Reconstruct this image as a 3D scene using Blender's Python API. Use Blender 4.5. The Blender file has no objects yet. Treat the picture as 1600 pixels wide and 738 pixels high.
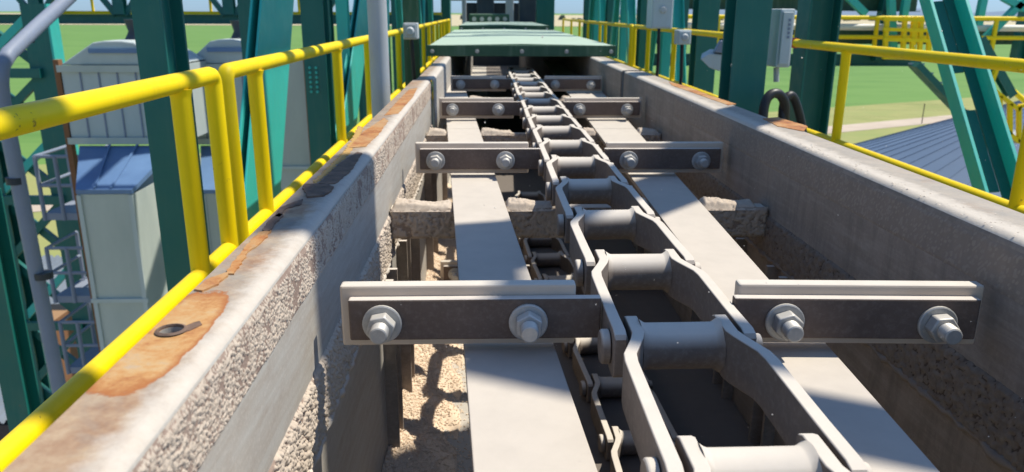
import bpy, bmesh, math, random
import numpy as np
from mathutils import Vector, Matrix
random.seed(7); rng = np.random.default_rng(11)
S = bpy.context.scene; COL = S.collection
# ------------------------------------------------------------------ camera
F, CX, CY = 1200.0, 800.0, 369.0
VPU, VPV, ROLL = 757.0, 18.5, 0.004
dv = Vector(((VPU-CX)/F, (CY-VPV)/F, 1.0)).normalized()          # conveyor axis in (right, up, forward)
ev = Vector((1.0, -ROLL, 0.0))
zv = Vector((dv.y*ev.z-dv.z*ev.y, dv.z*ev.x-dv.x*ev.z, dv.x*ev.y-dv.y*ev.x)).normalized()
if zv.y < 0: zv = -zv
yv = dv
xv = Vector((yv.y*zv.z-yv.z*zv.y, yv.z*zv.x-yv.x*zv.z, yv.x*zv.y-yv.y*zv.x))
if xv.x < 0: xv = -xv
cr = Vector((xv.x, yv.x, zv.x)); cu = Vector((xv.y, yv.y, zv.y)); cf = Vector((xv.z, yv.z, zv.z))
cam_d = bpy.data.cameras.new('camera'); cam = bpy.data.objects.new('camera', cam_d); COL.objects.link(cam)
M = Matrix.Identity(4)
for i in range(3):
    M[i][0] = cr[i]; M[i][1] = cu[i]; M[i][2] = -cf[i]
cam.matrix_world = M
cam_d.sensor_width = 36.0; cam_d.lens = 27.0; cam_d.clip_start = 0.02; cam_d.clip_end = 20000
cam_d.dof.use_dof = True; cam_d.dof.focus_distance = 1.15; cam_d.dof.aperture_fstop = 8.5
S.camera = cam
# ------------------------------------------------------------------ sky, sun, exposure
SUN_EL, SUN_PHI = math.radians(62), math.radians(14)              # phi: turned from +X towards +Y
W = bpy.data.worlds.new('World'); S.world = W; W.use_nodes = True
wn = W.node_tree.nodes; sky = wn.new('ShaderNodeTexSky'); sky.sky_type = 'NISHITA'; sky.sun_disc = False
sky.sun_elevation = SUN_EL; sky.sun_rotation = math.radians(90)-SUN_PHI; sky.altitude = 300; sky.dust_density = 0.15; sky.air_density = 0.9
tint = wn.new('ShaderNodeMix'); tint.data_type = 'RGBA'; tint.blend_type = 'MULTIPLY'; tint.inputs[0].default_value = 1; 
wc = wn.new('ShaderNodeTexCoord'); wx = wn.new('ShaderNodeSeparateXYZ'); wr = wn.new('ShaderNodeValToRGB')          # clear blue air down to the horizon
W.node_tree.links.new(wc.outputs['Generated'], wx.inputs[0]); W.node_tree.links.new(wx.outputs[2], wr.inputs[0]); W.node_tree.links.new(wr.outputs[0], tint.inputs[7])
wr.color_ramp.elements[0].position = 0; wr.color_ramp.elements[0].color = (.30, .46, .80, 1); wr.color_ramp.elements[1].position = .3; wr.color_ramp.elements[1].color = (.86, .93, 1.0, 1)
W.node_tree.links.new(sky.outputs[0], tint.inputs[6]); W.node_tree.links.new(tint.outputs[2], wn['Background'].inputs[0]); wn['Background'].inputs[1].default_value = 0.135
sd = bpy.data.lights.new('sun', 'SUN'); so = bpy.data.objects.new('sun', sd); COL.objects.link(so)
SUN = Vector((math.cos(SUN_EL)*math.cos(SUN_PHI), math.cos(SUN_EL)*math.sin(SUN_PHI), math.sin(SUN_EL)))
so.rotation_euler = SUN.to_track_quat('Z', 'Y').to_euler(); sd.energy = 4.5; sd.angle = math.radians(0.53); sd.color = (1, .935, .81)
S.view_settings.view_transform = 'Standard'; S.view_settings.look = 'None'; S.view_settings.exposure = 0.33; S.view_settings.gamma = 1

# ------------------------------------------------------------------ helpers
def ray(u, v):
    a = (u-CX)/F; b = -(v-CY)/F
    return Vector((cr[i]*a+cu[i]*b+cf[i] for i in range(3)))
def atz(u, v, z): r = ray(u, v); return r*(z/r.z)
def aty(u, v, y): r = ray(u, v); return r*(y/r.y)
def atx(u, v, x): r = ray(u, v); return r*(x/r.x)
ROOT = {}
def thing(name, label, cat, loc=(0, 0, 0), group=None):
    o = bpy.data.objects.new(name, None); COL.objects.link(o); o.location = loc; o.empty_display_size = .1
    o['label'] = label; o['category'] = cat
    if group: o['group'] = group
    ROOT[o] = Vector(loc); return o
def tag(o, label, cat, group=None):
    o['label'] = label; o['category'] = cat
    if group: o['group'] = group
    return o
def copy_tree(o, parent=None):
    c = o.copy(); COL.objects.link(c); c.parent = parent
    for ch in o.children: copy_tree(ch, c)
    return c
class MB:
    def __init__(s): s.v = []; s.f = []
    def add(s, vs, fs):
        n = len(s.v); s.v += [tuple(p) for p in vs]; s.f += [tuple(i+n for i in f) for f in fs]; return s
    def box(s, a, b):
        (x0, y0, z0), (x1, y1, z1) = a, b
        return s.add([(x0,y0,z0),(x1,y0,z0),(x1,y1,z0),(x0,y1,z0),(x0,y0,z1),(x1,y0,z1),(x1,y1,z1),(x0,y1,z1)],
                     [(0,3,2,1),(4,5,6,7),(0,1,5,4),(1,2,6,5),(2,3,7,6),(3,0,4,7)])
    def prism(s, poly, vec):
        n = len(poly); vec = Vector(vec); a = [Vector(p) for p in poly]; b = [p+vec for p in a]
        return s.add(a+b, [tuple(range(n))[::-1], tuple(range(n, 2*n))]+[(i, (i+1)%n, n+(i+1)%n, n+i) for i in range(n)])
    def tube(s, pts, r, seg=12, caps=True):
        pts = [Vector(p) for p in pts]; rs = r if isinstance(r, (list, tuple)) else [r]*len(pts)
        base = len(s.v); up = None
        for i, p in enumerate(pts):
            t = (pts[min(i+1, len(pts)-1)]-pts[max(i-1, 0)])
            t = t.normalized() if t.length > 1e-9 else Vector((0, 0, 1))
            if up is None:
                up = Vector((0, 0, 1)) if abs(t.z) < .9 else Vector((1, 0, 0))
            a = t.cross(up)
            if a.length < 1e-6: a = t.cross(Vector((0, 1, 0)))
            a.normalize(); b = a.cross(t); up = b
            for k in range(seg):
                q = 2*math.pi*k/seg; s.v.append(tuple(p+a*(rs[i]*math.cos(q))+b*(rs[i]*math.sin(q))))
        for i in range(len(pts)-1):
            for k in range(seg):
                k2 = (k+1) % seg
                s.f.append((base+i*seg+k, base+i*seg+k2, base+(i+1)*seg+k2, base+(i+1)*seg+k))
        if caps:
            s.f.append(tuple(base+k for k in range(seg))[::-1]); e = base+(len(pts)-1)*seg
            s.f.append(tuple(e+k for k in range(seg)))
        return s
    def hbeam(s, p0, p1, w, d, n, tf=.012, tw=.008):
        p0 = Vector(p0); p1 = Vector(p1); t = (p1-p0).normalized(); n = Vector(n); n = (n-t*n.dot(t)).normalized(); a = t.cross(n)
        q = [(-w/2,-d/2),(w/2,-d/2),(w/2,-d/2+tf),(tw/2,-d/2+tf),(tw/2,d/2-tf),(w/2,d/2-tf),(w/2,d/2),(-w/2,d/2),(-w/2,d/2-tf),(-tw/2,d/2-tf),(-tw/2,-d/2+tf),(-w/2,-d/2+tf)]
        return s.prism([p0+a*i+n*j for i, j in q], p1-p0)
    def bar(s, p0, p1, w, h, n=(0, 0, 1)):
        p0 = Vector(p0); p1 = Vector(p1); t = (p1-p0).normalized(); n = Vector(n); n = n-t*n.dot(t)
        if n.length < 1e-4: n = Vector((0, 1, 0))-t*t.y
        n.normalize(); a = t.cross(n)
        return s.prism([p0+a*i+n*j for i, j in ((-w/2,-h/2),(w/2,-h/2),(w/2,h/2),(-w/2,h/2))], p1-p0)
    def build(s, name, mat, parent=None, bevel=0, smooth=None, label=None, kind=None):
        off = Vector((0, 0, 0)); p = parent
        while p is not None:
            if p in ROOT: off = ROOT[p]
            p = p.parent
        me = bpy.data.meshes.new(name); me.from_pydata([(a-off.x, b-off.y, c-off.z) for a, b, c in s.v], [], s.f)
        bm = bmesh.new(); bm.from_mesh(me); bmesh.ops.recalc_face_normals(bm, faces=bm.faces); bm.to_mesh(me); bm.free()
        if mat: me.materials.append(mat)
        if smooth is not None:
            for f in me.polygons: f.use_smooth = True
            me.set_sharp_from_angle(angle=math.radians(smooth))
        o = bpy.data.objects.new(name, me); COL.objects.link(o); o.parent = parent
        if bevel:
            m = o.modifiers.new('edge', 'BEVEL'); m.width = bevel; m.segments = 2; m.limit_method = 'ANGLE'; m.angle_limit = math.radians(40)
        if label: o['label'] = label
        if kind: o['kind'] = kind
        return o
def piece(mesh_obj, name, parent, loc=(0, 0, 0), rot=(0, 0, 0)):      # a further copy sharing mesh data
    o = bpy.data.objects.new(name, mesh_obj.data); COL.objects.link(o); o.parent = parent; o.location = loc; o.rotation_euler = rot
    return o
# ------------------------------------------------------------------ materials
def newmat(name):
    m = bpy.data.materials.new(name); m.use_nodes = True; nt = m.node_tree
    return m, nt, nt.nodes['Principled BSDF']
def N(nt, t, **k):
    n = nt.nodes.new(t)
    for a, b in k.items():
        if a.startswith('i_'):
            key = a[2:]; key = int(key) if key.isdigit() else key
            n.inputs[key].default_value = b
        else: setattr(n, a, b)
    return n
def coords(nt, scale=(1, 1, 1)):
    g = N(nt, 'ShaderNodeNewGeometry'); mp = N(nt, 'ShaderNodeMapping'); mp.inputs['Scale'].default_value = scale
    nt.links.new(g.outputs['Position'], mp.inputs['Vector']); return mp.outputs[0]
def ocoords(nt, scale=(1, 1, 1)):
    g = N(nt, 'ShaderNodeTexCoord'); mp = N(nt, 'ShaderNodeMapping'); mp.inputs['Scale'].default_value = scale
    nt.links.new(g.outputs['Object'], mp.inputs['Vector']); return mp.outputs[0]
def noise(nt, vec, scale, detail=6, rough=.6, dist=0):
    n = N(nt, 'ShaderNodeTexNoise'); n.inputs['Scale'].default_value = scale; n.inputs['Detail'].default_value = detail
    n.inputs['Roughness'].default_value = rough; n.inputs['Distortion'].default_value = dist
    nt.links.new(vec, n.inputs['Vector']); return n.outputs[0]
def ramp(nt, fac, stops, interp='LINEAR'):
    r = N(nt, 'ShaderNodeValToRGB'); r.color_ramp.interpolation = interp; e = r.color_ramp.elements
    while len(e) < len(stops): e.new(.5)
    for el, (p, c) in zip(e, stops):
        el.position = p; el.color = (*c, 1) if len(c) == 3 else c
    nt.links.new(fac, r.inputs[0]); return r.outputs[0]
def g1(a): return (a, a, a)
def mix(nt, fac, a, b, mode='MIX'):
    m = N(nt, 'ShaderNodeMix', data_type='RGBA', blend_type=mode)
    if isinstance(fac, (int, float)): m.inputs[0].default_value = fac
    else: nt.links.new(fac, m.inputs[0])
    for i, c in ((6, a), (7, b)):
        if isinstance(c, tuple): m.inputs[i].default_value = (*c, 1)
        else: nt.links.new(c, m.inputs[i])
    return m.outputs[2]
def mth(nt, op, a, b=0.0, c=None):
    m = N(nt, 'ShaderNodeMath', operation=op)
    for i, q in enumerate((a, b) if c is None else (a, b, c)):
        if isinstance(q, (int, float)): m.inputs[i].default_value = q
        else: nt.links.new(q, m.inputs[i])
    return m.outputs[0]
def bump(nt, b, height, strength=.3, dist=.002):
    n = N(nt, 'ShaderNodeBump'); n.inputs['Strength'].default_value = strength; n.inputs['Distance'].default_value = dist
    nt.links.new(height, n.inputs['Height']); nt.links.new(n.outputs[0], b.inputs['Normal'])
def upness(nt, lo=.35, hi=.85):
    g = N(nt, 'ShaderNodeNewGeometry'); s = N(nt, 'ShaderNodeSeparateXYZ'); nt.links.new(g.outputs['Normal'], s.inputs[0])
    r = N(nt, 'ShaderNodeMapRange'); r.inputs[1].default_value = lo; r.inputs[2].default_value = hi; nt.links.new(s.outputs[2], r.inputs[0]); return r.outputs[0]
DUST = (.64, .575, .505)
def dusty(name, base, base2, dust=DUST, lo=.35, hi=.85, amt=1.0, rough=.85, metal=0.0, speck=.25, sc=1, streak=0):
    """steel with grain dust that settles on upward faces and thinly elsewhere"""
    m, nt, b = newmat(name); v = ocoords(nt)
    c = mix(nt, ramp(nt, noise(nt, v, 9*sc), [(.35, g1(0)), (.65, g1(1))]), base, base2)
    sp = ramp(nt, noise(nt, v, 120*sc, 5, .7), [(.48, g1(0)), (.8, g1(speck))]); c = mix(nt, sp, c, dust)
    blot = ramp(nt, noise(nt, v, 22*sc, 5, .65), [(.25, g1(.92)), (.6, g1(1))])
    d2 = mix(nt, 1.0, mix(nt, ramp(nt, noise(nt, v, 5*sc), [(.3, g1(0)), (.7, g1(1))]), dust, tuple(q*.93 for q in dust)), blot, 'MULTIPLY')
    if streak:
        s1 = noise(nt, ocoords(nt, (1, .12, 1.6)), 34, 6, .7); c = mix(nt, ramp(nt, s1, [(.48, g1(0)), (.72, g1(streak))]), c, tuple(q*.9 for q in dust))
        s2 = noise(nt, ocoords(nt, (1, 2.5, .3)), 9, 6, .7); c = mix(nt, ramp(nt, s2, [(.5, g1(0)), (.75, g1(.6))]), c, tuple(q*.55 for q in base2))
    f = mth(nt, 'MULTIPLY', upness(nt, lo, hi), amt); c = mix(nt, f, c, d2)
    nt.links.new(c, b.inputs['Base Color']); b.inputs['Roughness'].default_value = rough; b.inputs['Metallic'].default_value = metal
    bump(nt, b, noise(nt, v, 260*sc, 4), .12, .001); return m
def paint(name, col, rough=.4, dirt=(.3, .27, .22), dirtamt=.25, var=.12, spec=.5, chip=.25):
    m, nt, b = newmat(name); v = coords(nt)
    n = noise(nt, v, 3.2, 6); c = mix(nt, n, tuple(q*(1-var) for q in col), tuple(min(1, q*(1+var)) for q in col))
    st = noise(nt, coords(nt, (14, 14, 1.2)), 1.6, 6, .7)
    f = ramp(nt, st, [(.5, g1(0)), (.8, g1(dirtamt))]); c = mix(nt, f, c, dirt)
    ch = ramp(nt, mth(nt, 'ADD', mth(nt, 'MULTIPLY', noise(nt, v, 34, 5, .7), .6), mth(nt, 'MULTIPLY', noise(nt, v, 4.5, 4), .4)), [(.63, g1(0)), (.665, g1(chip))]); c = mix(nt, ch, c, (.17, .085, .035))
    up = mth(nt, 'MULTIPLY', upness(nt, .6, 1), dirtamt); c = mix(nt, up, c, tuple(q*1.5 for q in dirt))
    nt.links.new(c, b.inputs['Base Color'])
    nt.links.new(ramp(nt, noise(nt, v, 7), [(.3, g1(rough*.8)), (.7, g1(min(1, rough*1.4)))]), b.inputs['Roughness'])
    b.inputs['Specular IOR Level'].default_value = spec
    bump(nt, b, noise(nt, v, 40, 3), .06, .002); return m
M_YEL = paint('yellow_paint', (.95, .675, .0), .45, (.42, .26, .04), .25, .12, .3, .75)
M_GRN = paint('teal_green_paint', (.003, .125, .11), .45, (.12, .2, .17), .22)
M_GRN_LIT = paint('sunlit_teal_paint', (.035, .46, .40), .45, (.16, .26, .22), .25)  # brighter copy of the teal paint, with sunlight put into the colour
M_CGRN = paint('cover_green_paint', (.022, .082, .042), .5, (.25, .32, .25), .35)
M_GALV = paint('galvanised_steel', (.42, .45, .48), .45, (.28, .28, .28), .3, .2)
M_PIPE = paint('grey_pipe_paint', (.20, .24, .33), .5, (.25, .25, .25), .25)
M_BOX = paint('grey_enclosure', (.46, .53, .57), .5, (.4, .38, .33), .3)
M_DARK = paint('dark_housing', (.02, .03, .045), .5, (.1, .1, .1), .25)
M_BLK = paint('black_rubber', (.008, .009, .013), .45, (.12, .11, .1), .15)
M_RED = paint('red_plastic', (.5, .03, .03), .5)
M_BRN = paint('brown_rusted_steel', (.22, .10, .045), .8, (.3, .2, .1), .4)
M_WHITE = paint('white_tube', (.75, .74, .7), .5, (.5, .45, .38), .35)
M_TIP = paint('dark_shed_wall', (.06, .05, .05), .8)
M_CHAIN = dusty('dusty_chain_steel', (.19, .152, .124), (.14, .112, .092), (.63, .57, .495), lo=.25, hi=.8, speck=.15)
M_BAR = dusty('flight_bar_steel', (.098, .070, .055), (.135, .097, .077), lo=.5, hi=.9, speck=.10)
M_PLAST = dusty('dusty_plastic', (.60, .51, .415), (.53, .445, .355), (.64, .585, .505), .4, .9, speck=.1)
M_STRIP = dusty('dusty_wear_strip', (.40, .35, .30), (.36, .31, .26), (.56, .505, .44), .5, .9, speck=.1, streak=.12)
M_NUT = dusty('galvanised_fastener', (.42, .42, .41), (.34, .34, .33), (.66, .62, .55), .25, .8, .9, .5, .35, .4)
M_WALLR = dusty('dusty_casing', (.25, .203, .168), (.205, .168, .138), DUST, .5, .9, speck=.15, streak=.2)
M_FLOORSH = dusty('shade_dark_floor', (.15, .13, .115), (.12, .10, .09), (.17, .145, .125), .5, .9, speck=.1)  # darkened floor colour that stands for shade
M_FLOOR = dusty('trough_floor_steel', (.45, .41, .35), (.40, .36, .30), (.50, .46, .40), .5, .9, speck=.2)
M_JOINT = dusty('dark_joint_strip', (.05, .06, .075), (.07, .08, .09), (.2, .2, .2), .6, 1, .4)
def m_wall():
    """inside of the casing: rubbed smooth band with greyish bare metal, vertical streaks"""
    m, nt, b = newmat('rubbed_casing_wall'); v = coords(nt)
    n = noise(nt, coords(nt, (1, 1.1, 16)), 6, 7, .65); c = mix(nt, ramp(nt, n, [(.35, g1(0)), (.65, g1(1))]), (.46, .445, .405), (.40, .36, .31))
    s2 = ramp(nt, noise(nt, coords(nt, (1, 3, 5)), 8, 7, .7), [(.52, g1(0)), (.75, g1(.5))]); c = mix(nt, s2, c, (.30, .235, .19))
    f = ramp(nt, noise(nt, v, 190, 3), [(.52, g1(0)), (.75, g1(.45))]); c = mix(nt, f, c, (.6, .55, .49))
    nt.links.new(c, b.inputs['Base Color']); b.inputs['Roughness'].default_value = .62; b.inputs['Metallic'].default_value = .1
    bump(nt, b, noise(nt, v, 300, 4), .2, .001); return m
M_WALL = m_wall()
def m_flange(x_in, x_out, rusty=0.0, dd=0.0, bloom=None):
    """top of the casing flange: thick pale dust by the inner edge, weathered zinc and rust bloom towards the outside"""
    m, nt, b = newmat('weathered_flange'); v = coords(nt)
    n1 = noise(nt, v, 7, 7, .65, .8); n2 = noise(nt, v, 26, 6, .7)
    zinc = mix(nt, ramp(nt, n2, [(.3, g1(0)), (.7, g1(1))]), (.20, .19, .175), (.36, .30, .235))
    rust = ramp(nt, n2, [(.2, (.17, .09, .05)), (.42, (.32, .19, .11)), (.6, (.42, .30, .19)), (.8, (.45, .37, .28))])
    c = mix(nt, ramp(nt, n1, [(.40+rusty, g1(0)), (.49+rusty, g1(.4)), (.6+rusty, g1(.9))]), zinc, rust)
    g = N(nt, 'ShaderNodeNewGeometry'); s = N(nt, 'ShaderNodeSeparateXYZ'); nt.links.new(g.outputs['Position'], s.inputs[0])
    r = N(nt, 'ShaderNodeMapRange'); r.inputs[1].default_value = x_out+(x_in-x_out)*.52; r.inputs[2].default_value = x_in+(x_in-x_out)*.05
    xx = mth(nt, 'ADD', s.outputs[0], mth(nt, 'MULTIPLY', mth(nt, 'SUBTRACT', noise(nt, v, 45, 6, .7), .5), (x_in-x_out)*.6)); nt.links.new(xx, r.inputs[0])
    c = mix(nt, ramp(nt, r.outputs[0], [(max(0, .1-dd), g1(0+dd)), (.55-dd, g1(.8)), (.8-dd, g1(1))]), c, mix(nt, n2, (.46, .41, .35), (.60, .545, .475)))
    hgt = 0.0
    if bloom:
        (bx_, by_), (rx_, ry_) = bloom
        ex = mth(nt, 'DIVIDE', mth(nt, 'SUBTRACT', s.outputs[0], bx_), rx_)
        sy = N(nt, 'ShaderNodeSeparateXYZ'); nt.links.new(g.outputs['Position'], sy.inputs[0])
        ey = mth(nt, 'DIVIDE', mth(nt, 'SUBTRACT', sy.outputs[1], by_), ry_)
        d = mth(nt, 'ADD', mth(nt, 'POWER', mth(nt, 'ABSOLUTE', ex), 3.0), mth(nt, 'POWER', mth(nt, 'ABSOLUTE', ey), 3.0))
        d = mth(nt, 'ADD', d, mth(nt, 'MULTIPLY', mth(nt, 'SUBTRACT', noise(nt, v, 18, 9, .7), .5), 1.9))
        n3 = noise(nt, v, 15, 8, .72, .8); n4 = noise(nt, v, 70, 5, .7)
        och = ramp(nt, mth(nt, 'ADD', mth(nt, 'MULTIPLY', n3, .7), mth(nt, 'MULTIPLY', n4, .3)), [(.34, (.17, .07, .028)), (.42, (.36, .15, .05)), (.49, (.46, .24, .085)), (.57, (.49, .31, .14)), (.66, (.42, .32, .22)), (.73, (.26, .22, .21))])
        och = mix(nt, ramp(nt, d, [(.45, g1(0)), (.82, g1(.85)), (.9, g1(1))]), och, (.34, .12, .032))
        c = mix(nt, ramp(nt, d, [(.9, g1(1)), (.98, g1(.5)), (1.0, g1(0))]), c, och); hgt = ramp(nt, d, [(.93, g1(1)), (.99, g1(0))])
    nt.links.new(c, b.inputs['Base Color']); b.inputs['Roughness'].default_value = .75
    bump(nt, b, mth(nt, 'ADD', mth(nt, 'ADD', noise(nt, v, 220, 4), mth(nt, 'MULTIPLY', n1, 2.0)), hgt), .3, .002); return m
def m_rust(name, stops, tan):
    m, nt, b = newmat(name); v = coords(nt)
    n = noise(nt, v, 11, 8, .72, .8); n2 = noise(nt, v, 55, 6, .7)
    c = ramp(nt, mth(nt, 'ADD', mth(nt, 'MULTIPLY', n, .7), mth(nt, 'MULTIPLY', n2, .3)), stops)
    g = ramp(nt, noise(nt, coords(nt), 6, 5, .7), [(.48, g1(0)), (.64, g1(.5))]); c = mix(nt, g, c, tan)
    nt.links.new(c, b.inputs['Base Color']); b.inputs['Roughness'].default_value = .65; bump(nt, b, mth(nt, 'ADD', n, n2), .45, .004); return m
M_OCHRE = m_rust('ochre_rust_film', [(.33, (.20, .085, .03)), (.41, (.40, .17, .055)), (.48, (.47, .25, .09)), (.56, (.50, .33, .16)), (.66, (.42, .32, .22)), (.74, (.28, .24, .22))], (.47, .29, .14))
M_RUST = m_rust('flaking_rust', [(.34, (.10, .045, .02)), (.42, (.30, .105, .03)), (.49, (.43, .18, .05)), (.56, (.47, .26, .10)), (.66, (.36, .24, .14))], (.44, .28, .14))
def m_rustd():
    m, nt, b = newmat('dark_scale'); v = coords(nt); n = noise(nt, v, 40, 6)
    nt.links.new(ramp(nt, n, [(.3, (.07, .05, .04)), (.55, (.16, .10, .07)), (.75, (.27, .17, .11))]), b.inputs['Base Color']); b.inputs['Roughness'].default_value = .8; bump(nt, b, n, .6, .004); return m
M_RUSTD = m_rustd()
def m_crust(name, l0, l1, f0, f1):
    """caked dust: the thin film between the lumps is browner than the lumps"""
    m, nt, b = newmat(name); v = coords(nt)
    a = N(nt, 'ShaderNodeAttribute'); a.attribute_name = 'lump'
    n = noise(nt, v, 60, 5); lump = ramp(nt, n, [(.3, l0), (.7, l1)])
    film = ramp(nt, noise(nt, coords(nt, (8, 8, 2)), 5, 6), [(.35, f0), (.65, f1)])
    c = mix(nt, ramp(nt, a.outputs['Fac'], [(.12, g1(0)), (.45, g1(1))]), film, lump)
    nt.links.new(c, b.inputs['Base Color']); b.inputs['Roughness'].default_value = .95; b.inputs['Specular IOR Level'].default_value = .2
    bump(nt, b, noise(nt, v, 520, 4), .5, .0015); return m
M_CRUST = m_crust('caked_dust', (.47, .39, .315), (.57, .485, .395), (.27, .195, .158), (.37, .28, .228))
M_CRUSTE = m_crust('thin_caked_dust', (.27, .225, .19), (.30, .255, .215), (.23, .19, .16), (.26, .215, .18))
M_CRUSTB = m_crust('bar_dust', (.34, .275, .22), (.43, .355, .29), (.22, .17, .135), (.29, .23, .185))
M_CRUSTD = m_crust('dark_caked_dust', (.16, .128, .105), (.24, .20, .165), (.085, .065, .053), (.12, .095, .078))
def m_simple(name, c0, c1, scale, rough=.9, sc=(1, 1, 1), b_=0, dist=.01, c2=None):
    m, nt, b = newmat(name); v = coords(nt, sc); n = noise(nt, v, scale, 7, .65)
    st = [(.3, c0), (.7, c1)] if c2 is None else [(.25, c0), (.5, c1), (.75, c2)]
    nt.links.new(ramp(nt, n, st), b.inputs['Base Color']); b.inputs['Roughness'].default_value = rough
    if b_: bump(nt, b, n, b_, dist)
    return m
M_GRAIN = m_simple('grain_kernel', (.58, .43, .30), (.82, .68, .52), 260, .6)
M_CRUMB = m_simple('dust_crumb', (.54, .48, .41), (.64, .575, .50), 90)
M_MOTE = m_simple('dust_mote', (.7, .66, .6), (.8, .76, .7), 50)
M_FIELD = m_simple('field_crop', (.058, .165, .02), (.13, .25, .048), .012, .95, (1, 4, 1), c2=(.085, .20, .028))
M_VERGE = m_simple('dry_grass', (.17, .22, .05), (.30, .30, .10), .05, .95, c2=(.22, .27, .075))
M_TRACK = m_simple('dirt_track', (.42, .34, .26), (.55, .46, .36), .08, .95)
M_STUB = m_simple('stubble_field', (.42, .36, .22), (.52, .45, .28), .01, .95, (1, 4, 1))
M_TREE = m_simple('far_foliage', (.05, .075, .06), (.10, .13, .10), .08, .95)
M_HILL = m_simple('hazy_hill', (.13, .19, .27), (.16, .22, .30), .002, .95)  # distance haze is put into the bluish hill colour
M_SHEET = m_simple('weathered_sheet', (.42, .49, .49), (.53, .59, .58), 1.5, .55, (1, 1, .3))
M_SHEETD = m_simple('zinc_box', (.40, .455, .425), (.53, .58, .535), 1.1, .5, (1, 1, .4))
M_BLUE = m_simple('sky_tinted_zinc_roof', (.10, .18, .34), (.15, .26, .45), 1.0, .35, (1, 1, 1))  # reflected sky is put into the blue base colour
M_SILO = m_simple('silo_roof_sheet', (.085, .13, .205), (.12, .175, .26), .25, .55)
M_GROUND = m_simple('yard_earth', (.22, .19, .14), (.34, .29, .22), .15, .95)

# ------------------------------------------------------------------ caked dust (real relief)
def crust(name, o, eu, ev_, en, lu, lv, res, nb, r0, r1, amp, parent, patchy=0, base=.0008, streak=0, seed=0, edge=.006, amp_fn=None, mat=None):
    rg = np.random.default_rng(seed); nu, nv = int(lu/res)+1, int(lv/res)+1
    H = np.zeros((nu, nv)); du, dv_ = lu/(nu-1), lv/(nv-1)
    def lowf(cell):
        gu, gv = int(lu/cell)+3, int(lv/cell)+3; G = rg.random((gu, gv))
        def f(a, c):
            x, y = a/cell, c/cell; i, j = int(x), int(y); x -= i; y -= j; x = x*x*(3-2*x); y = y*y*(3-2*y)
            return (G[i, j]*(1-x)+G[i+1, j]*x)*(1-y)+(G[i, j+1]*(1-x)+G[i+1, j+1]*x)*y
        return f
    fa, fb = lowf(.035), lowf(.011)
    for _ in range(nb):
        cu_, cv_ = rg.random()*lu, rg.random()*lv; q = .55*fa(cu_, cv_)+.45*fb(cu_, cv_)
        if patchy and rg.random() > np.clip((q-.5+.22/patchy)*4.5, .06, 1): continue
        r = (r0+(r1-r0)*rg.random()**2.2)*(1 if not patchy else .7+.6*q); st = 1+streak*rg.random()
        i0, i1 = max(0, int((cu_-r)/du)), min(nu, int((cu_+r)/du)+2); j0, j1 = max(0, int((cv_-r*st)/dv_)), min(nv, int((cv_+r*st)/dv_)+2)
        if i1 <= i0 or j1 <= j0: continue
        U = (np.arange(i0, i1)*du-cu_)/r; V = (np.arange(j0, j1)*dv_-cv_)/(r*st)
        D = 1-(U[:, None]**2+V[None, :]**2); np.clip(D, 0, None, out=D)
        hh = np.sqrt(D)*r*amp
        H[i0:i1, j0:j1] = np.maximum(H[i0:i1, j0:j1], hh)
    lump = np.clip(H/(r0*amp*1.6), 0, 1)
    H = H+base+rg.random((nu, nv))*.0003
    if amp_fn is not None:
        A = amp_fn(np.linspace(0, lu, nu)[:, None], np.linspace(0, lv, nv)[None, :]); H = H*A; lump = lump*np.clip(A, 0, 1)
    ed = np.minimum.outer(np.minimum(np.arange(nu), np.arange(nu)[::-1])*du, np.full(nv, 9.)); ed = np.minimum(ed, (np.minimum(np.arange(nv), np.arange(nv)[::-1])*dv_)[None, :])
    H = np.where(ed < edge, H*(ed/edge)-.0012*(1-ed/edge), H)
    O, EU, EV, EN = (np.array(q, float) for q in (o, eu, ev_, en))
    P = O+EU*(np.arange(nu)*du)[:, None, None]+EV*(np.arange(nv)*dv_)[None, :, None]+EN*H[:, :, None]
    P = P.reshape(-1, 3)-np.array(ROOT[parent]); idx = np.arange(nu*nv).reshape(nu, nv)
    Q = np.stack([idx[:-1, :-1], idx[1:, :-1], idx[1:, 1:], idx[:-1, 1:]], -1).reshape(-1, 4)
    if np.dot(np.cross(EU, EV), EN) < 0: Q = Q[:, ::-1]
    me = bpy.data.meshes.new(name); me.vertices.add(len(P)); me.vertices.foreach_set('co', P.astype(np.float32).ravel())
    me.loops.add(Q.size); me.loops.foreach_set('vertex_index', Q.astype(np.int32).ravel())
    me.polygons.add(len(Q)); me.polygons.foreach_set('loop_start', np.arange(0, Q.size, 4, dtype=np.int32)); me.polygons.foreach_set('loop_total', np.full(len(Q), 4, np.int32))
    me.update(); me.validate()
    at = me.attributes.new('lump', 'FLOAT', 'POINT'); at.data.foreach_set('value', lump.astype(np.float32).ravel())
    me.polygons.foreach_set('use_smooth', np.ones(len(Q), bool)); me.materials.append(mat or M_CRUST)
    ob = bpy.data.objects.new(name, me); COL.objects.link(ob); ob.parent = parent; ob['kind'] = 'stuff'; return ob

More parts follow.
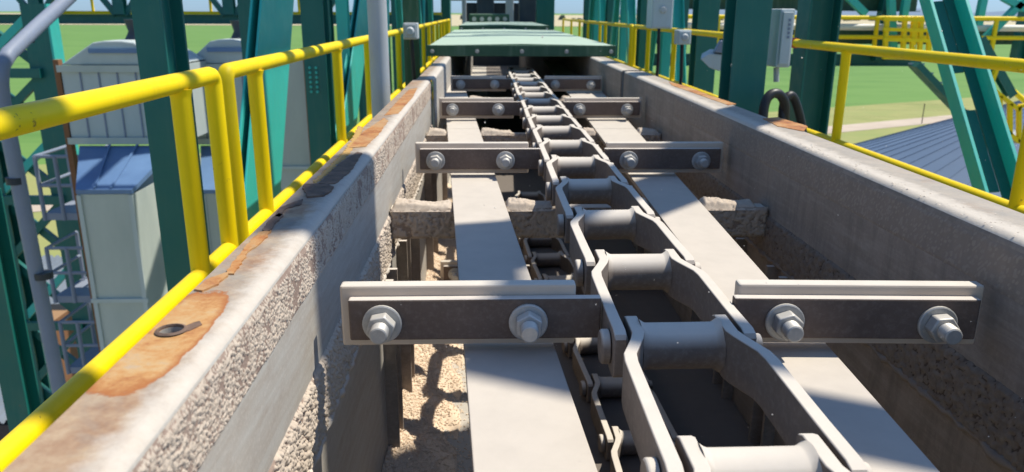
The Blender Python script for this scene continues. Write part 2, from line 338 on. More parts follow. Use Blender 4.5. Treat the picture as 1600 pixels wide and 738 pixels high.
# ================================================================== SETTING: ground
ZG = -22.0
def sheet(name, poly, z, mat):
    mb = MB(); mb.add([(p[0], p[1], z) for p in poly], [tuple(range(len(poly)))]); o = mb.build(name, mat); o['kind'] = 'structure'; return o
sheet('ground', [(-9000, -3000), (9000, -3000), (9000, 12000), (-9000, 12000)], ZG, M_FIELD)
gp = lambda u, v: atz(u, v, ZG)
a, b_ = gp(20, 326), gp(1345, 199); dr = (b_-a).normalized(); nn = Vector((-dr.y, dr.x, 0))
A0, B0 = a-dr*600, b_+dr*900
sheet('grass_verge', [A0+nn*40, A0-nn*400, B0-nn*700, B0+nn*9], ZG+.05, M_VERGE)
sheet('dirt_track', [A0+nn*3.4, A0-nn*3.4, B0-nn*3.4, B0+nn*3.4], ZG+.1, M_TRACK)
y_far = gp(757, 42).y
sheet('stubble_field', [(-9000, y_far), (9000, y_far*1.05), (9000, 6000), (-9000, 6000)], ZG+.4, M_STUB)
sheet('yard', [(-40, -60), (40, -60), (40, 34), (-40, 34)], ZG+.15, M_GROUND)
mb = MB()
for i in range(260):
    x = -2600+i*20+random.uniform(-8, 8); 
    if random.random() < .25: continue
    y = 2300+random.uniform(-60, 60); h = random.uniform(5, 15); w = random.uniform(8, 18)
    n0 = 7; ring = [(x+w*math.cos(k*2*math.pi/n0)*random.uniform(.7, 1.1), y+w*.6*math.sin(k*2*math.pi/n0), ZG) for k in range(n0)]
    ring2 = [(p[0]*.5+x*.5+random.uniform(-2, 2), p[1], ZG+h*random.uniform(.7, 1.1)) for p in ring]
    mb.add(ring+ring2, [(k, (k+1)%n0, n0+(k+1)%n0, n0+k) for k in range(n0)]+[tuple(range(n0, 2*n0))])
o = mb.build('far_trees', M_TREE); o['kind'] = 'stuff'
mb = MB(); xs = [1200+i*300 for i in range(26)]
hh = [ZG+30+55*math.sin(i*.45)**2+random.uniform(0, 10) for i in range(26)]
mb.add([(x, 8000, ZG) for x in xs]+[(x, 8600, h) for x, h in zip(xs, hh)]+[(x, 9400, ZG) for x in xs],
       [(i, i+1, 27+i, 26+i) for i in range(25)]+[(26+i, 27+i, 53+i, 52+i) for i in range(25)])
o = mb.build('hills', M_HILL, smooth=60); o['kind'] = 'structure'

# ================================================================== CONVEYOR TROUGH
XL, XR, ZT = -.232, .690, -.28
FLO = -1.05
tr = thing('conveyor_trough', 'long open steel conveyor trough caked in pale grain dust with rusted flanges', 'conveyor trough', (.23, .3, FLO))
pA, pB, pC = atz(165, 606, ZT), atz(366, 462, ZT), atz(300, 540, ZT); bxm = (-.309+pC.x-.004)/2
M_FL = m_flange(XL, -.312, bloom=((bxm, (pA.y+pB.y)/2), (abs(pC.x-.004-bxm)*1.25, abs(pB.y-pA.y)/2*1.2))); M_FR = m_flange(XR, .79, .14, .3)
def wall_profile(xi, xo, sg):
    r = .016; pr = [(xo, -.345), (xo, ZT-.006), (xo+sg*.006, ZT)]
    for k in range(7):
        q = math.pi/2*(1-k/6); pr.append((xi-sg*r+sg*r*math.cos(q), ZT-r+r*math.sin(q)))
    pr += [(xi, -.572), (xi-sg*.006, -.572), (xi-sg*.006, ZT-r), (xi-sg*r, ZT-.007), (xo+sg*.007, ZT-.007), (xo+sg*.006, -.345)]
    return pr
def wall(y0, y1, xi, xo, sg, fm):
    mb = MB(); mb.prism([(x, y0, z) for x, z in wall_profile(xi, xo, sg)], (0, y1-y0, 0))
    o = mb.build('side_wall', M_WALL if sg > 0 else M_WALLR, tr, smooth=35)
    o.data.materials.append(fm)
    for f in o.data.polygons:
        if f.normal.z > .55: f.material_index = 1
    return o
first_wall = wall(-.4, 3.34, XL, -.312, 1, M_FL); wall(3.42, 16, XL+.012, -.300, 1, M_FL)
wall(-.4, 3.86, XR, .790, -1, M_FR); wall(3.92, 16, XR-.004, .786, -1, M_FR)
for (y0, y1, xi, xo) in ((3.35, 3.41, XL-.004, -.30), (3.868, 3.912, XR+.004, .78)):
    mb = MB(); x0, x1 = min(xi, xo), max(xi, xo)
    mb.box((x0, y0, ZT-.012), (x1, y1, ZT-.004)); mb.box((xi-.004, y0, -.57), (xi+.004, y1, ZT-.013)); mb.build('joint_strip', M_JOINT, tr)  # dark strip filling the gap between two wall pieces
# lower casing, ribs, floor
for x0 in (XL-.010, XR+.003):
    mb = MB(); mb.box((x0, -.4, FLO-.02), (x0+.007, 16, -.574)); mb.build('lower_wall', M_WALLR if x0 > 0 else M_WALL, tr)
rib = None
for yy in (1.62, 1.70, 1.93, 2.02, 2.30, 2.9, 3.2, 4.1):
    for sx, x0 in ((1, XL-.003), (-1, XR+.003)):
        mb = MB(); mb.box((min(x0, x0+sx*.028), yy, FLO+.002), (max(x0, x0+sx*.028), yy+.012, -.576)); mb.build('stiffener_rib', M_WALLR, tr)
mb = MB(); mb.box((XL-.012, -.4, FLO-.012), (XR+.012, 16, FLO)); mb.build('floor_plate', M_FLOOR, tr)
mb = MB(); mb.box((.03, -.4, FLO+.0005), (XR, 15.8, FLO+.004)); mb.build('floor_shade_sheet', M_FLOORSH, tr)  # dark sheet added: the shade under the chain is put into its colour
mb = MB(); mb.box((XL-.01, 15.9, FLO), (XR+.01, 15.95, ZT)); mb.build('end_plate', M_DARK, tr)
# wear strips: the two run slightly apart from each other
ZS = -.445
def strip(pl0, pl1, pr0, pr1, y0, y1, tilt=0):
    def X(p, q, y): return p.x+(q.x-p.x)*(y-p.y)/(q.y-p.y)
    L0, L1 = X(pl0, pl1, y0), X(pl0, pl1, y1); R0, R1 = X(pr0, pr1, y0), X(pr0, pr1, y1)
    mb = MB(); n = 14; vs = []; fs = []
    for i in range(n+1):
        t = i/n; y = y0+(y1-y0)*t; l = L0+(L1-L0)*t; r = R0+(R1-R0)*t
        vs += [(l, y, ZS), (r, y, ZS), (r, y, ZS-.012), (l, y, ZS-.012)]
    for i in range(n):
        for k in range(4): fs.append((4*i+k, 4*i+(k+1)%4, 4*i+4+(k+1)%4, 4*i+4+k))
    fs += [(0, 1, 2, 3), (4*n, 4*n+3, 4*n+2, 4*n+1)]
    mb.add(vs, fs); return mb.build('wear_strip', M_STRIP, tr, bevel=.0015)
sl = (atz(705, 283, ZS), atz(740, 738, ZS), atz(777, 283, ZS), atz(935, 738, ZS))
sr = (atz(992, 285, ZS), atz(1228, 600, ZS), atz(1067, 285, ZS), atz(1470, 738, ZS))
for y0, y1 in ((-.3, 3.04), (3.045, 5.3), (5.305, 7.5)):
    strip(*sl, y0, y1); strip(*sr, y0, y1)
def strip_x(s, y): return (s[0].x+(s[1].x-s[0].x)*(y-s[0].y)/(s[1].y-s[0].y), s[2].x+(s[3].x-s[2].x)*(y-s[2].y)/(s[3].y-s[2].y))
# cross bars with dust heaped on them
for bi, yb in enumerate((.60, 1.82, 3.0, 4.2)):
    mb = MB(); mb.box((XL+.002, yb-.03, -.525), (XR-.002, yb+.03, -.459)); cb = mb.build('cross_bar', M_CHAIN, tr)
    crust('dust_crust', (XL+.003, yb-.031, -.528), (1, 0, 0), (0, 0, 1), (0, -1, 0), XR-XL-.006, .075, .0024, 8000, .0014, .005, .9, tr, patchy=.7, base=.002, seed=30+bi, mat=M_CRUSTB)
    xl, xr = strip_x(sl, yb), strip_x(sr, yb)
    for k, (x0, x1) in enumerate(((XL+.004, xl[0]+.002), (xl[1]-.002, xl[1]+.13), (xr[0]-.06, xr[0]+.002), (xr[1]-.002, min(XR-.005, xr[1]+.14)))):
        if x1-x0 < .03: continue
        L = x1-x0
        fn = lambda U, V, L=L: .35+1.1*np.sin(np.pi*np.clip(V/.075, 0, 1))**.7*(.7+.3*np.sin(U*37+V*20))
        crust('dust_crust', (x0, yb-.037, -.4585), (1, 0, 0), (0, 1, 0), (0, 0, 1), L, .075, .0024, int(L*9000), .002, .0075, .9, tr, base=.010, seed=60+bi*5+k, amp_fn=fn, edge=.012)
# caked dust bands on both walls
def fade(U, V): return .55+.45*np.clip((V)/.02, 0, 1)
for (y0, y1, rs, nb) in ((.2, 1.75, .00105, 21000), (1.75, 3.33, .0024, 12000)):
    crust('dust_crust', (XL+.0005, y0, -.356), (0, 1, 0), (0, 0, 1), (1, 0, 0), y1-y0, .066, rs, int(nb*1.3), .0005, .0018, 1.15, tr, patchy=1.0, base=.0003, streak=.35, seed=int(y0*10)+1)
    crust('dust_crust', (XL+.0005, y0, -.575), (0, 1, 0), (0, 0, 1), (1, 0, 0), y1-y0, .108, rs, int(nb*1.2), .0009, .0042, 1.25, tr, patchy=.7, base=.0012, seed=int(y0*10)+2)
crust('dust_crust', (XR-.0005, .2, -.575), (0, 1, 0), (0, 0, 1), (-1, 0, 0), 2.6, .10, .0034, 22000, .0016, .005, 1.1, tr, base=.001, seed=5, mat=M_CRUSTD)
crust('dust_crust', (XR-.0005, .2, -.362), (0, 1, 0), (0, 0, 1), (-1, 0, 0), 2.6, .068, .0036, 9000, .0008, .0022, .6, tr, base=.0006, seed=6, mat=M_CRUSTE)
# lip of lumps at the lower edge
for x, sg, y1 in ((XL, 1, 3.3), (XR, -1, 3.0)):
    mb = MB(); pts = []; rs = []; y = .2
    while y < y1:
        pts.append((x+sg*random.uniform(-.001, .003), y, -.573+random.uniform(-.003, .003))); rs.append(random.uniform(.004, .009)); y += .014
    mb.tube(pts, rs, 8); o = mb.build('dust_lip', M_CRUMB if sg > 0 else M_CRUSTE, tr, smooth=80)
# ragged dust grains along the rounded inner edge and the flange top
def lumps(name, n, fn, r0, r1, mat, parent, kind='stuff', squash=1.0):
    mb = MB(); base = [(1,0,0),(-1,0,0),(0,1,0),(0,-1,0),(0,0,1),(0,0,-1)]
    fc = [(0,2,4),(2,1,4),(1,3,4),(3,0,4),(2,0,5),(1,2,5),(3,1,5),(0,3,5)]
    for _ in range(n):
        p = fn(); r = r0+(r1-r0)*random.random()**2; q = random.random()*6.28; c, s = math.cos(q), math.sin(q)
        j = [random.uniform(.75, 1.2) for _ in range(6)]
        mb.add([(p[0]+r*j[i]*(x*c-y*s), p[1]+r*j[i]*(x*s+y*c), p[2]+r*j[i]*squash*z) for i, (x, y, z) in enumerate(base)], fc)
    return mb.build(name, mat, parent, smooth=80, kind=kind)
lumps('dust_crumbs', 500, lambda: (XR-.001+abs(random.gauss(0, .02)), random.uniform(.6, 2.8), ZT+.0005), .0008, .0022, M_CRUMB, tr, squash=.5)
# rust scale on the left flange
def patch(uv, mat, name='rust_scale', h=.0016, z=ZT, jag=.35):
    P = [atz(u, v, z) for u, v in uv]; Q = []
    for i, p in enumerate(P):
        q = P[(i+1) % len(P)]; L = (q-p).length; n = max(1, int(L/.006)); nrm = Vector((-(q-p).y, (q-p).x, 0))
        if nrm.length > 0: nrm.normalize()
        for k in range(n): Q.append(p+(q-p)*(k/n)+nrm*random.uniform(-.0022, .0022)*jag*2)
    mb = MB(); mb.prism([(p.x, p.y, z-.0004) for p in Q], (0, 0, h+.0004)); return mb.build(name, mat, tr)
patch([(305,455),(322,440),(357,427),(358,433),(340,446),(316,457)], M_RUST, h=.0022)
patch([(352,430),(385,385),(405,365),(424,362),(416,374),(388,396),(366,430)], M_RUST, h=.002)
patch([(430,340),(437,326),(472,313),(472,320),(446,328),(438,341)], M_RUSTD, h=.002)
patch([(410,362),(420,347),(436,335),(442,338),(430,352),(422,364)], M_RUSTD, h=.002)
patch([(473,295),(476,290),(512,290),(521,294),(518,300),(505,308),(479,310)], M_RUSTD, h=.003)
patch([(498,288),(530,256),(558,238),(566,240),(548,268),(524,288)], M_RUSTD, h=.0012)
patch([(545,232),(566,208),(590,192),(600,185),(606,190),(592,210),(571,230)], M_RUST, h=.0015)
patch([(601,181),(622,158),(640,140),(652,138),(645,152),(622,178)], M_RUST, h=.0015)
patch([(1192,186),(1215,184),(1262,198),(1255,206),(1215,198)], M_RUST, h=.0015)
patch([(1045,128),(1075,136),(1110,150),(1150,163),(1138,165),(1090,148),(1050,134)], M_RUST, h=.0012)
M_YST = paint('yellow_primer', (.55, .30, .03), .6, (.3, .2, .1), .5)
patch([(488,286),(520,255),(540,235),(552,214),(560,197),(567,200),(560,220),(546,240),(522,262),(494,287)], M_YST, 'primer_streak', .0008, jag=.8)
hc = atz(268, 518, ZT); HR = .0105
def drill(o):
    """cuts the bolt hole through a mesh (the cutter is removed again)"""
    mb = MB(); mb.tube([(hc.x, hc.y, ZT-.03), (hc.x, hc.y, ZT+.03)], HR, 28); cut = mb.build('cutter', None)
    md = o.modifiers.new('hole', 'BOOLEAN'); md.object = cut; md.operation = 'DIFFERENCE'; md.solver = 'EXACT'
    bpy.context.view_layer.update(); dg = bpy.context.evaluated_depsgraph_get(); me = bpy.data.meshes.new_from_object(o.evaluated_get(dg))
    o.modifiers.clear(); o.data = me; bpy.data.objects.remove(cut)
drill(first_wall)
mb = MB(); cup = [[(hc.x+(HR+.0003)*math.cos(k*math.pi/14), hc.y+(HR+.0003)*math.sin(k*math.pi/14), z) for k in range(28)] for z in (ZT+.001, ZT-.022)]
mb.add(cup[0]+cup[1], [(k, (k+1)%28, 28+(k+1)%28, 28+k) for k in range(28)]+[tuple(range(28, 56))]); mb.build('bolt_hole', M_RUSTD, tr, smooth=40)
mb = MB(); ring = []
for rr, zz in ((.0106, .0012), (.011, .0028), (.0128, .0026), (.0142, .0014)):
    ring.append([(hc.x+rr*math.cos(k*math.pi/14), hc.y+rr*math.sin(k*math.pi/14), ZT+zz) for k in range(28)])
mb.add([p for r in ring for p in r], [(i*28+k, i*28+(k+1)%28, (i+1)*28+(k+1)%28, (i+1)*28+k) for i in range(3) for k in range(28)]); mb.build('hole_rim', M_RUSTD, tr, smooth=60)
patch([(284,521),(292,511),(304,504),(314,503),(312,508),(298,518)], M_RUSTD, 'scorch_mark', .0011, jag=.6)
# grain spilled on the floor
def gz(x, y): return FLO+.004+.05*max(0, 1-(x-XL)/.13)**1.2*(1+.25*math.sin(y*9))+.006*math.sin(x*60+y*31)
mb = MB(); nx, ny = 26, 180; vs = [(XL-.002+.165*i/(nx-1), 1.0+3.6*j/(ny-1), gz(XL+.165*i/(nx-1), 1.0+3.6*j/(ny-1))-(.012 if i == nx-1 else 0)) for j in range(ny) for i in range(nx)]
mb.add(vs, [(j*nx+i, j*nx+i+1, (j+1)*nx+i+1, (j+1)*nx+i) for j in range(ny-1) for i in range(nx-1)]); g = mb.build('grain_heap', M_GRAIN, smooth=60)
g['kind'] = 'stuff'
def kern():
    while True:
        x = XL+abs(random.gauss(0, .085)); y = random.uniform(1.15, 4.2)
        if x < .06: return (x, y, (gz(x, y) if x < XL+.16 else FLO)+.002)
kb = MB(); base = [(1,0,0),(-1,0,0),(0,1,0),(0,-1,0),(0,0,1),(0,0,-1)]; fc = [(0,2,4),(2,1,4),(1,3,4),(3,0,4),(2,0,5),(1,2,5),(3,1,5),(0,3,5)]
for _ in range(15000):
    p = kern(); q = random.random()*6.28; c, s = math.cos(q), math.sin(q); l, w = random.uniform(.0035, .0055), random.uniform(.0018, .0026); tl = random.uniform(-.35, .35)
    kb.add([(p[0]+l*x*c-w*y*s, p[1]+l*x*s+w*y*c, p[2]+w*z+tl*l*x) for x, y, z in base], fc)
g2 = kb.build('spilled_grain', M_GRAIN, smooth=80); g2['kind'] = 'stuff'

# ================================================================== CHAIN
P = .29; CXC, CZ = .243, -.406
def make_link():
    """one cranked link; barrel axis at y=0, pin axis at y=-P; x across"""
    def side(sg):
        st = [(.034, .0575, .022), (.031, .0575, .028), (.022, .0575, .032), (-.028, .0575, .032), (-.045, .062, .032), (-.085, .0775, .031), (-.105, .0795, .031), (-P+.05, .0795, .0305), (-P-.018, .0795, .0315), (-P-.030, .0795, .0285), (-P-.034, .0795, .023)]
        vs = []; t = .0155
        for y, x, h in st: vs += [(sg*(x-t/2), y, -h), (sg*(x+t/2), y, -h), (sg*(x+t/2), y, h), (sg*(x-t/2), y, h)]
        n = len(st); fs = [(4*i+k, 4*i+(k+1)%4, 4*i+4+(k+1)%4, 4*i+4+k) for i in range(n-1) for k in range(4)]+[(0, 1, 2, 3), (4*n-4, 4*n-1, 4*n-2, 4*n-3)]
        mb = MB(); mb.add(vs, fs); return mb
    def barrel():
        mb = MB(); pr = [(-.0505, .0345), (-.0475, .0325), (-.0440, .0302), (-.0415, .0295), (0, .0294), (.0415, .0295), (.0440, .0302), (.0475, .0325), (.0505, .0345)]
        mb.tube([(x, 0, 0) for x, r in pr], [r for x, r in pr], 28); return mb
    def pin():
        mb = MB(); mb.tube([(-.0885, -P, 0), (-.0980, -P, 0), (-.1000, -P, 0)], [.022, .022, .0195], 22); mb.tube([(.0875, -P, 0), (.0930, -P, 0), (.0932, -P, 0), (.104, -P, 0)], [.022, .022, .015, .014], 20)
        mb.tube([(-.086, -P, 0), (.086, -P, 0)], .0135, 12); return mb
    return side, barrel, pin
side, barrel, pin = make_link()
def chain(name, label, group, path, n0, n1):
    """path(k) -> (x, y, z) of joint k; link k has its barrel at joint k and its pin at joint k-1"""
    root = thing(name, label, 'conveyor chain', (0, 0, 0), None)
    proto = None
    for k in range(n0, n1):
        b = Vector(path(k)); p = Vector(path(k-1))
        if proto is None:
            lk = barrel().build('link', M_CHAIN, root, smooth=50)
            for sg in (-1, 1): side(sg).build('side_bar', M_CHAIN, lk, bevel=.0014, smooth=30)
            pin().build('pin', M_CHAIN, lk, bevel=.0012, smooth=35); proto = lk
        else:
            lk = copy_tree(proto, root)
        d = p-b; lk.location = b; lk.rotation_euler = (-math.atan2(d.z, -d.y), random.uniform(-.01, .01), math.atan2(d.x, -d.y))
    return root
Y0 = .888
chain('drag_chain', 'upper run of thick cranked steel chain with barrels, covered in pale dust', None,
      lambda k: (CXC+.0015*math.sin(k*1.7), Y0+P*k, CZ+.0008*math.cos(k*2.1)), -1, 17)
def low(k):
    y = .5+P*k; t = min(1, max(0, (y-1.6)/1.9)); return (.375-.125*t*t*(3-2*t), y, FLO+.034)
chain('return_chain', 'lower run of dusty chain lying on the trough floor under the strips', None, low, 1, 14)

# ================================================================== FLIGHTS
def make_fastener(parent, x, y, z, ang):
    mb = MB(); mb.tube([(x, y, z), (x, y-.0035, z), (x, y-.0045, z)], [.0262, .0262, .0245], 30); w = mb.build('washer', M_NUT, parent, smooth=30)
    mb = MB(); hexp = [(x+.0195*math.cos(ang+k*math.pi/3), y-.0046, z+.0195*math.sin(ang+k*math.pi/3)) for k in range(6)]
    mb.prism(hexp, (0, -.0185, 0)); mb.build('nut', M_NUT, w, bevel=.002, smooth=20)
    mb = MB(); pts = []; rs = []; yy = y-.0232
    for k in range(9): pts.append((x, yy-.0022*k, z)); rs.append(.0112 if k % 2 == 0 else .0122)
    pts += [(x, yy-.0195, z), (x, yy-.0205, z)]; rs += [.0112, .0095]
    mb.tube(pts, rs, 20); mb.build('bolt', M_NUT, w, smooth=25)
def wing(root, x0p, x1p, x0s, x1s, bolts, rot):
    """plastic paddle behind a flat steel bar, both bolted; rot turns the wing about the chain"""
    c, s = math.cos(rot), math.sin(rot)
    def tf(o):
        for v in o.data.vertices:
            x, y = v.co.x, v.co.y; v.co.x = x*c-y*s; v.co.y = x*s+y*c
    objs = []
    mb = MB(); mb.box((x0p, .0, -.031), (x1p, .022, .055)); objs.append(mb.build('paddle', M_PLAST, root, bevel=.003))
    mb = MB(); mb.box((x0s, -.0155, -.017), (x1s, -.0005, .041)); objs.append(mb.build('steel_bar', M_BAR, root, bevel=.0025))
    for x, z, a in bolts:
        n = len(root.children); make_fastener(root, x, -.016, z, a); w = root.children[n] if len(root.children) > n else None
    for o in list(root.children):
        if o.name.startswith('washer') and not o.get('_done'):
            o['_done'] = 1; objs.append(o); objs.extend(o.children)
    for o in objs: tf(o)
def make_flight(r_rot=-.045, l_rot=0.0):
    root = thing('scraper_flight', '', 'scraper flight', (0, 0, 0), 'scraper flights on the chain')
    wing(root, -.438, -.122, -.425, -.0895, [(-.381, .008, .2), (-.187, .008, .5)], l_rot)
    wing(root, .098, .428, .0895, .417, [(.158, .008, .35), (.362, .006, .1)], r_rot)
    for o in root.children:
        if '_done' in o: del o['_done']
    return root
labels = ['nearest scraper flight, with the largest bolts, just behind the closest chain link in front', 'second scraper flight from the front, below the rusty shaded wall stretch',
          'third scraper flight from the front, fully in sun near the wall joint', 'fourth scraper flight, at the mouth of the green cover, behind the others']
fl_y = [.968, 2.128, 3.29, 4.45]
for i, y in enumerate(fl_y):
    if i < 2: f = make_flight(-.045 if i == 0 else -.008)
    else: f = copy_tree(f1)
    if i == 1: f1 = f
    f.rotation_euler.z = (0, .0, .012, -.008)[i]; f.location = (CXC, y, CZ); f['label'] = labels[i]
f = copy_tree(f1); f.location = (.26, 2.85, FLO+.06); f['label'] = 'flight on the return chain, lying in the dark on the trough floor'; f['group'] = 'flights of the return chain'

# ================================================================== GREEN COVERS
def cover(label, y0, y1, zf, zt, x0, x1, peak, fl):
    r = thing('trough_cover', label, 'conveyor cover', ((x0+x1)/2, y0, zf), 'green lids over the trough')
    mb = MB(); xm = (x0+x1)/2; mb.prism([(x0, y0, zt), (x1, y0, zt), (x1, y0, zt+.004), (xm, y0, zt+peak), (x0, y0, zt+.004)], (0, y1-y0, 0)); mb.build('lid_plate', M_CTOP, r)
    mb = MB(); mb.box((x0-.012, y0-.03, zf), (x1+.012, y0-.004, zt+.006)); mb.build('front_flange', M_CGRN, r, bevel=.003)
    for xa in (x0-.008, x1+.002):
        mb = MB(); mb.box((xa, y0, zf+.004), (xa+.006, y1, zt-.002)); mb.build('side_plate', M_CGRN, r)
    n = 5
    for k in range(n):
        x = x0+.02+(x1-x0-.04)*k/(n-1); mb = MB(); mb.tube([(x, y0-.03, (zf+zt)/2), (x, y0-.038, (zf+zt)/2)], [.014, .014], 10); mb.tube([(x, y0-.038, (zf+zt)/2), (x, y0-.047, (zf+zt)/2)], [.0105, .0095], 6); mb.build('bolt_head', M_NUT, r, smooth=30)
    return r
M_CTOP = dusty('dusty_green_lid', (.05, .17, .08), (.04, .14, .07), (.42, .53, .44), .5, .95, .95)
cover('near green lid with a row of bolts on its front lip, dusted pale on top', 5.16, 9.6, -.279, -.215, -.36, .845, .014, 0)
cover('second green lid further along the trough, a step higher', 9.7, 13.4, -.23, -.165, -.30, .78, .014, 0)

# ================================================================== HANDRAILS
RD = .024
def elbow(p, q, r, n=5):                                             # rounds the corner at q[0] between directions
    return [p]
def post_tube(mb, x, y, z0, z1, r=RD): mb.tube([(x, y, z0), (x, y, z1-.034), (x, y, z1-.026), (x, y, z1-.012)], [r, r, r*1.05, r*1.22], 14)
ZD = -1.27
def rail_section(label, x, y0, y1, posts, zt, zm, ends=(1, 1), group=None, red=False):
    r = thing('handrail', label, 'handrail', (x, (y0+y1)/2, ZD), group)
    pts = []; rr = .026
    if ends[0]:
        pts += [(x, y0, ZD)]+[(x, y0+rr-rr*math.cos(q*math.pi/8), zt-rr+rr*math.sin(q*math.pi/8)) for q in range(5)]
    else: pts += [(x, y0, zt)]
    if ends[1]:
        pts += [(x, y1-rr+rr*math.sin(q*math.pi/8), zt-rr+rr*math.cos(q*math.pi/8)) for q in range(5)]+[(x, y1, ZD)]
    else: pts += [(x, y1, zt)]
    mb = MB(); mb.tube(pts, RD, 18); mb.build('top_rail', M_YEL, r, smooth=50)
    mb = MB(); mb.tube([(x, y0, zm), (x, y1, zm)], RD*.96, 16); mb.build('mid_rail', M_YEL, r, smooth=50)
    for y in posts:
        mb = MB(); post_tube(mb, x, y, ZD, zt-.004, RD*1.02); mb.build('post', M_YEL, r, smooth=50)
    if red:
        mb = MB(); mb.tube([(x, y0-.09, zt), (x, y0-.0, zt)], RD*1.15, 16); mb.build('end_cap', M_RED, r, smooth=50)
    return r
XRL = -.75; ZTL = -.17; ZML = -.668
yl = lambda u, v: atx(u, v, XRL).y
ya = yl(335, 150); yb = yl(355, 150)
rail_section('near yellow pipe handrail left of the trough, in front of the big dark column', XRL, -.6, ya, [yl(282, 150), .45], ZTL, ZML, (0, 1), 'yellow walkway handrails')
ye = yl(640, 80)
rail_section('yellow handrail left of the trough passing behind the galvanised pole', XRL, yb, ye, [yl(400, 140), yl(527, 100), yl(575, 90)], ZTL, ZML, (1, 1), 'yellow walkway handrails')
rail_section('far left yellow handrail running beside the green lids', XRL, ye+.12, 17, [6.9+.95*k for k in range(11)], ZTL, ZML, (1, 1), 'yellow walkway handrails')
XRR = 1.88; yr = lambda u, v: atx(u, v, XRR).y
rail_section('near right yellow handrail with a red end cap, in front of the silo', XRR, yr(1245, 57), 1.0, [yr(1318, 120), yr(1600, 260)], ZTL-.005, ZML, (0, 0), 'yellow walkway handrails', red=False)
o_r = [o for o in COL.objects if o.name.startswith('handrail')][-1]
mb = MB(); ys = yr(1245, 57); mb.tube([(XRR, ys+.005, ZTL-.005), (XRR, ys+.10, ZTL-.005)], RD*1.25, 16); mb.build('end_cap', M_RED, o_r, smooth=50)
rail_section('right yellow handrail beyond the loose electric boxes', XRR, 5.9, 9.9, [yr(1052, 90), yr(1012, 80), yr(985, 80)], ZTL, ZML, (0, 1), 'yellow walkway handrails')
rail_section('far right yellow handrail running beside the green lids', XRR, 10.05, 19, [yr(945, 70)+.0, 12.9, 14.4, 15.7, 17.2], ZTL, ZML, (1, 1), 'yellow walkway handrails')
# walkway decks
for lab, x0, x1 in (('narrow steel grating walkway left of the trough', -.80, -.33), ('wide steel grating walkway right of the trough', .81, 1.93)):
    r = thing('walkway_deck', lab, 'walkway', ((x0+x1)/2, 5, ZD))
    mb = MB(); y = -1.0
    while y < 18: mb.box((x0, y, ZD-.03), (x1, y+.006, ZD)); y += .06
    o = mb.build('grating_bars', M_GALV, r, kind='stuff')
    for xx in (x0, x1-.008): mb = MB(); mb.box((xx, -1, ZD-.06), (xx+.008, 18, ZD+.1)); mb.build('kick_plate', M_YEL, r)
    for k in range(7): mb = MB(); mb.bar((x0-.3, -.5+3*k, ZD-.12), (x1+.3, -.5+3*k, ZD-.12), .1, .12); mb.build('cross_beam', M_GRN, r)

# ================================================================== GREEN GANTRY
XTL, XTR, ZB, ZTOP = -1.20, 2.12, -2.6, 6.3
lt = thing('gantry_truss', 'left side of the teal green steel gantry, columns and bright diagonals behind the handrail', 'gantry', (XTL, 6, ZB))
rt = thing('gantry_truss', 'right side of the teal green steel gantry, with the slotted leaning brace', 'gantry', (XTR, 6, ZB))
def column(parent, x, y, w, d, z0=-22, z1=ZTOP, n=(0, 1, 0), mat=None, name='column'):
    mb = MB(); mb.hbeam((x, y, z0), (x, y, z1), w, d, n, .014, .01); return mb.build(name, mat or M_GRN, parent, bevel=.003)
c1 = aty(245, 150, 2.72); column(lt, c1.x, 2.82, .10, .20)
c2 = atx(500, 80, XTL); column(lt, XTL-.02, c2.y, .16, .20)
for k in range(12):
    i, j = k % 2, k//2; z = aty(487, 106+7.5*j, c2.y-.1)
    mb = MB(); mb.tube([(XTL-.06+.045*i, c2.y-.10, z.z), (XTL-.06+.045*i, c2.y-.112, z.z)], [.012, .010], 6); mb.build('splice_bolt', M_GRN_LIT, lt)
for y in (8.4, 11.3, 14.2, 17.2): column(lt, XTL, y, .2, .22); 
for y in (7.6, 10.4, 13.2, 16.2): column(rt, XTR, y, .2, .22)
c3 = aty(1277, 90, 4.85); column(rt, c3.x, c3.y+.05, .20, .2, n=(1, 0, 0))
for y in (6.8, 9.8, 12.7, 15.6): column(lt, XTL-.75, y, .18, .2)
for y in (8.9, 11.8, 14.7): column(rt, XTR+.8, y, .18, .2)
for y in (7.1, 12.8, 15.8): column(lt, XTL-.05, y, .1, .12, mat=M_GRN_LIT)
for y in (9.0, 11.8, 14.7): column(rt, XTR-.05, y, .1, .12, mat=M_GRN_LIT)
# lit diagonals, left
def brace(parent, p0, p1, w, d, n, mat=None, name='diagonal_brace'):
    mb = MB(); mb.hbeam(p0, p1, w, d, n, .012, .012); return mb.build(name, mat or M_GRN_LIT, parent, bevel=.002)
def ext(p, q, z0, z1):
    t = (q-p)/(q.z-p.z); return p+t*(z0-p.z), p+t*(z1-p.z)
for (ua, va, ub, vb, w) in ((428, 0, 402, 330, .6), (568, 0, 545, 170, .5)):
    a, b_ = ext(atx(ua, va, XTL), atx(ub, vb, XTL), -2.5, 4.2); mb = MB(); mb.hbeam(a, b_, w, .06, (1, 0, 0), .012, .012); mb.build('diagonal_brace', M_GRN_LIT, lt, bevel=.002)
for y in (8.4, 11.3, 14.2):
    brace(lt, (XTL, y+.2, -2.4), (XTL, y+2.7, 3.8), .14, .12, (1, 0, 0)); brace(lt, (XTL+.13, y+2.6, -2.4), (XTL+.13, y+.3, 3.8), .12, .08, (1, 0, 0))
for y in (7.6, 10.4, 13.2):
    brace(rt, (XTR, y+.2, -2.4), (XTR, y+2.6, 3.8), .14, .12, (1, 0, 0)); brace(rt, (XTR-.13, y+2.5, -2.4), (XTR-.13, y+.3, 3.8), .12, .08, (1, 0, 0))
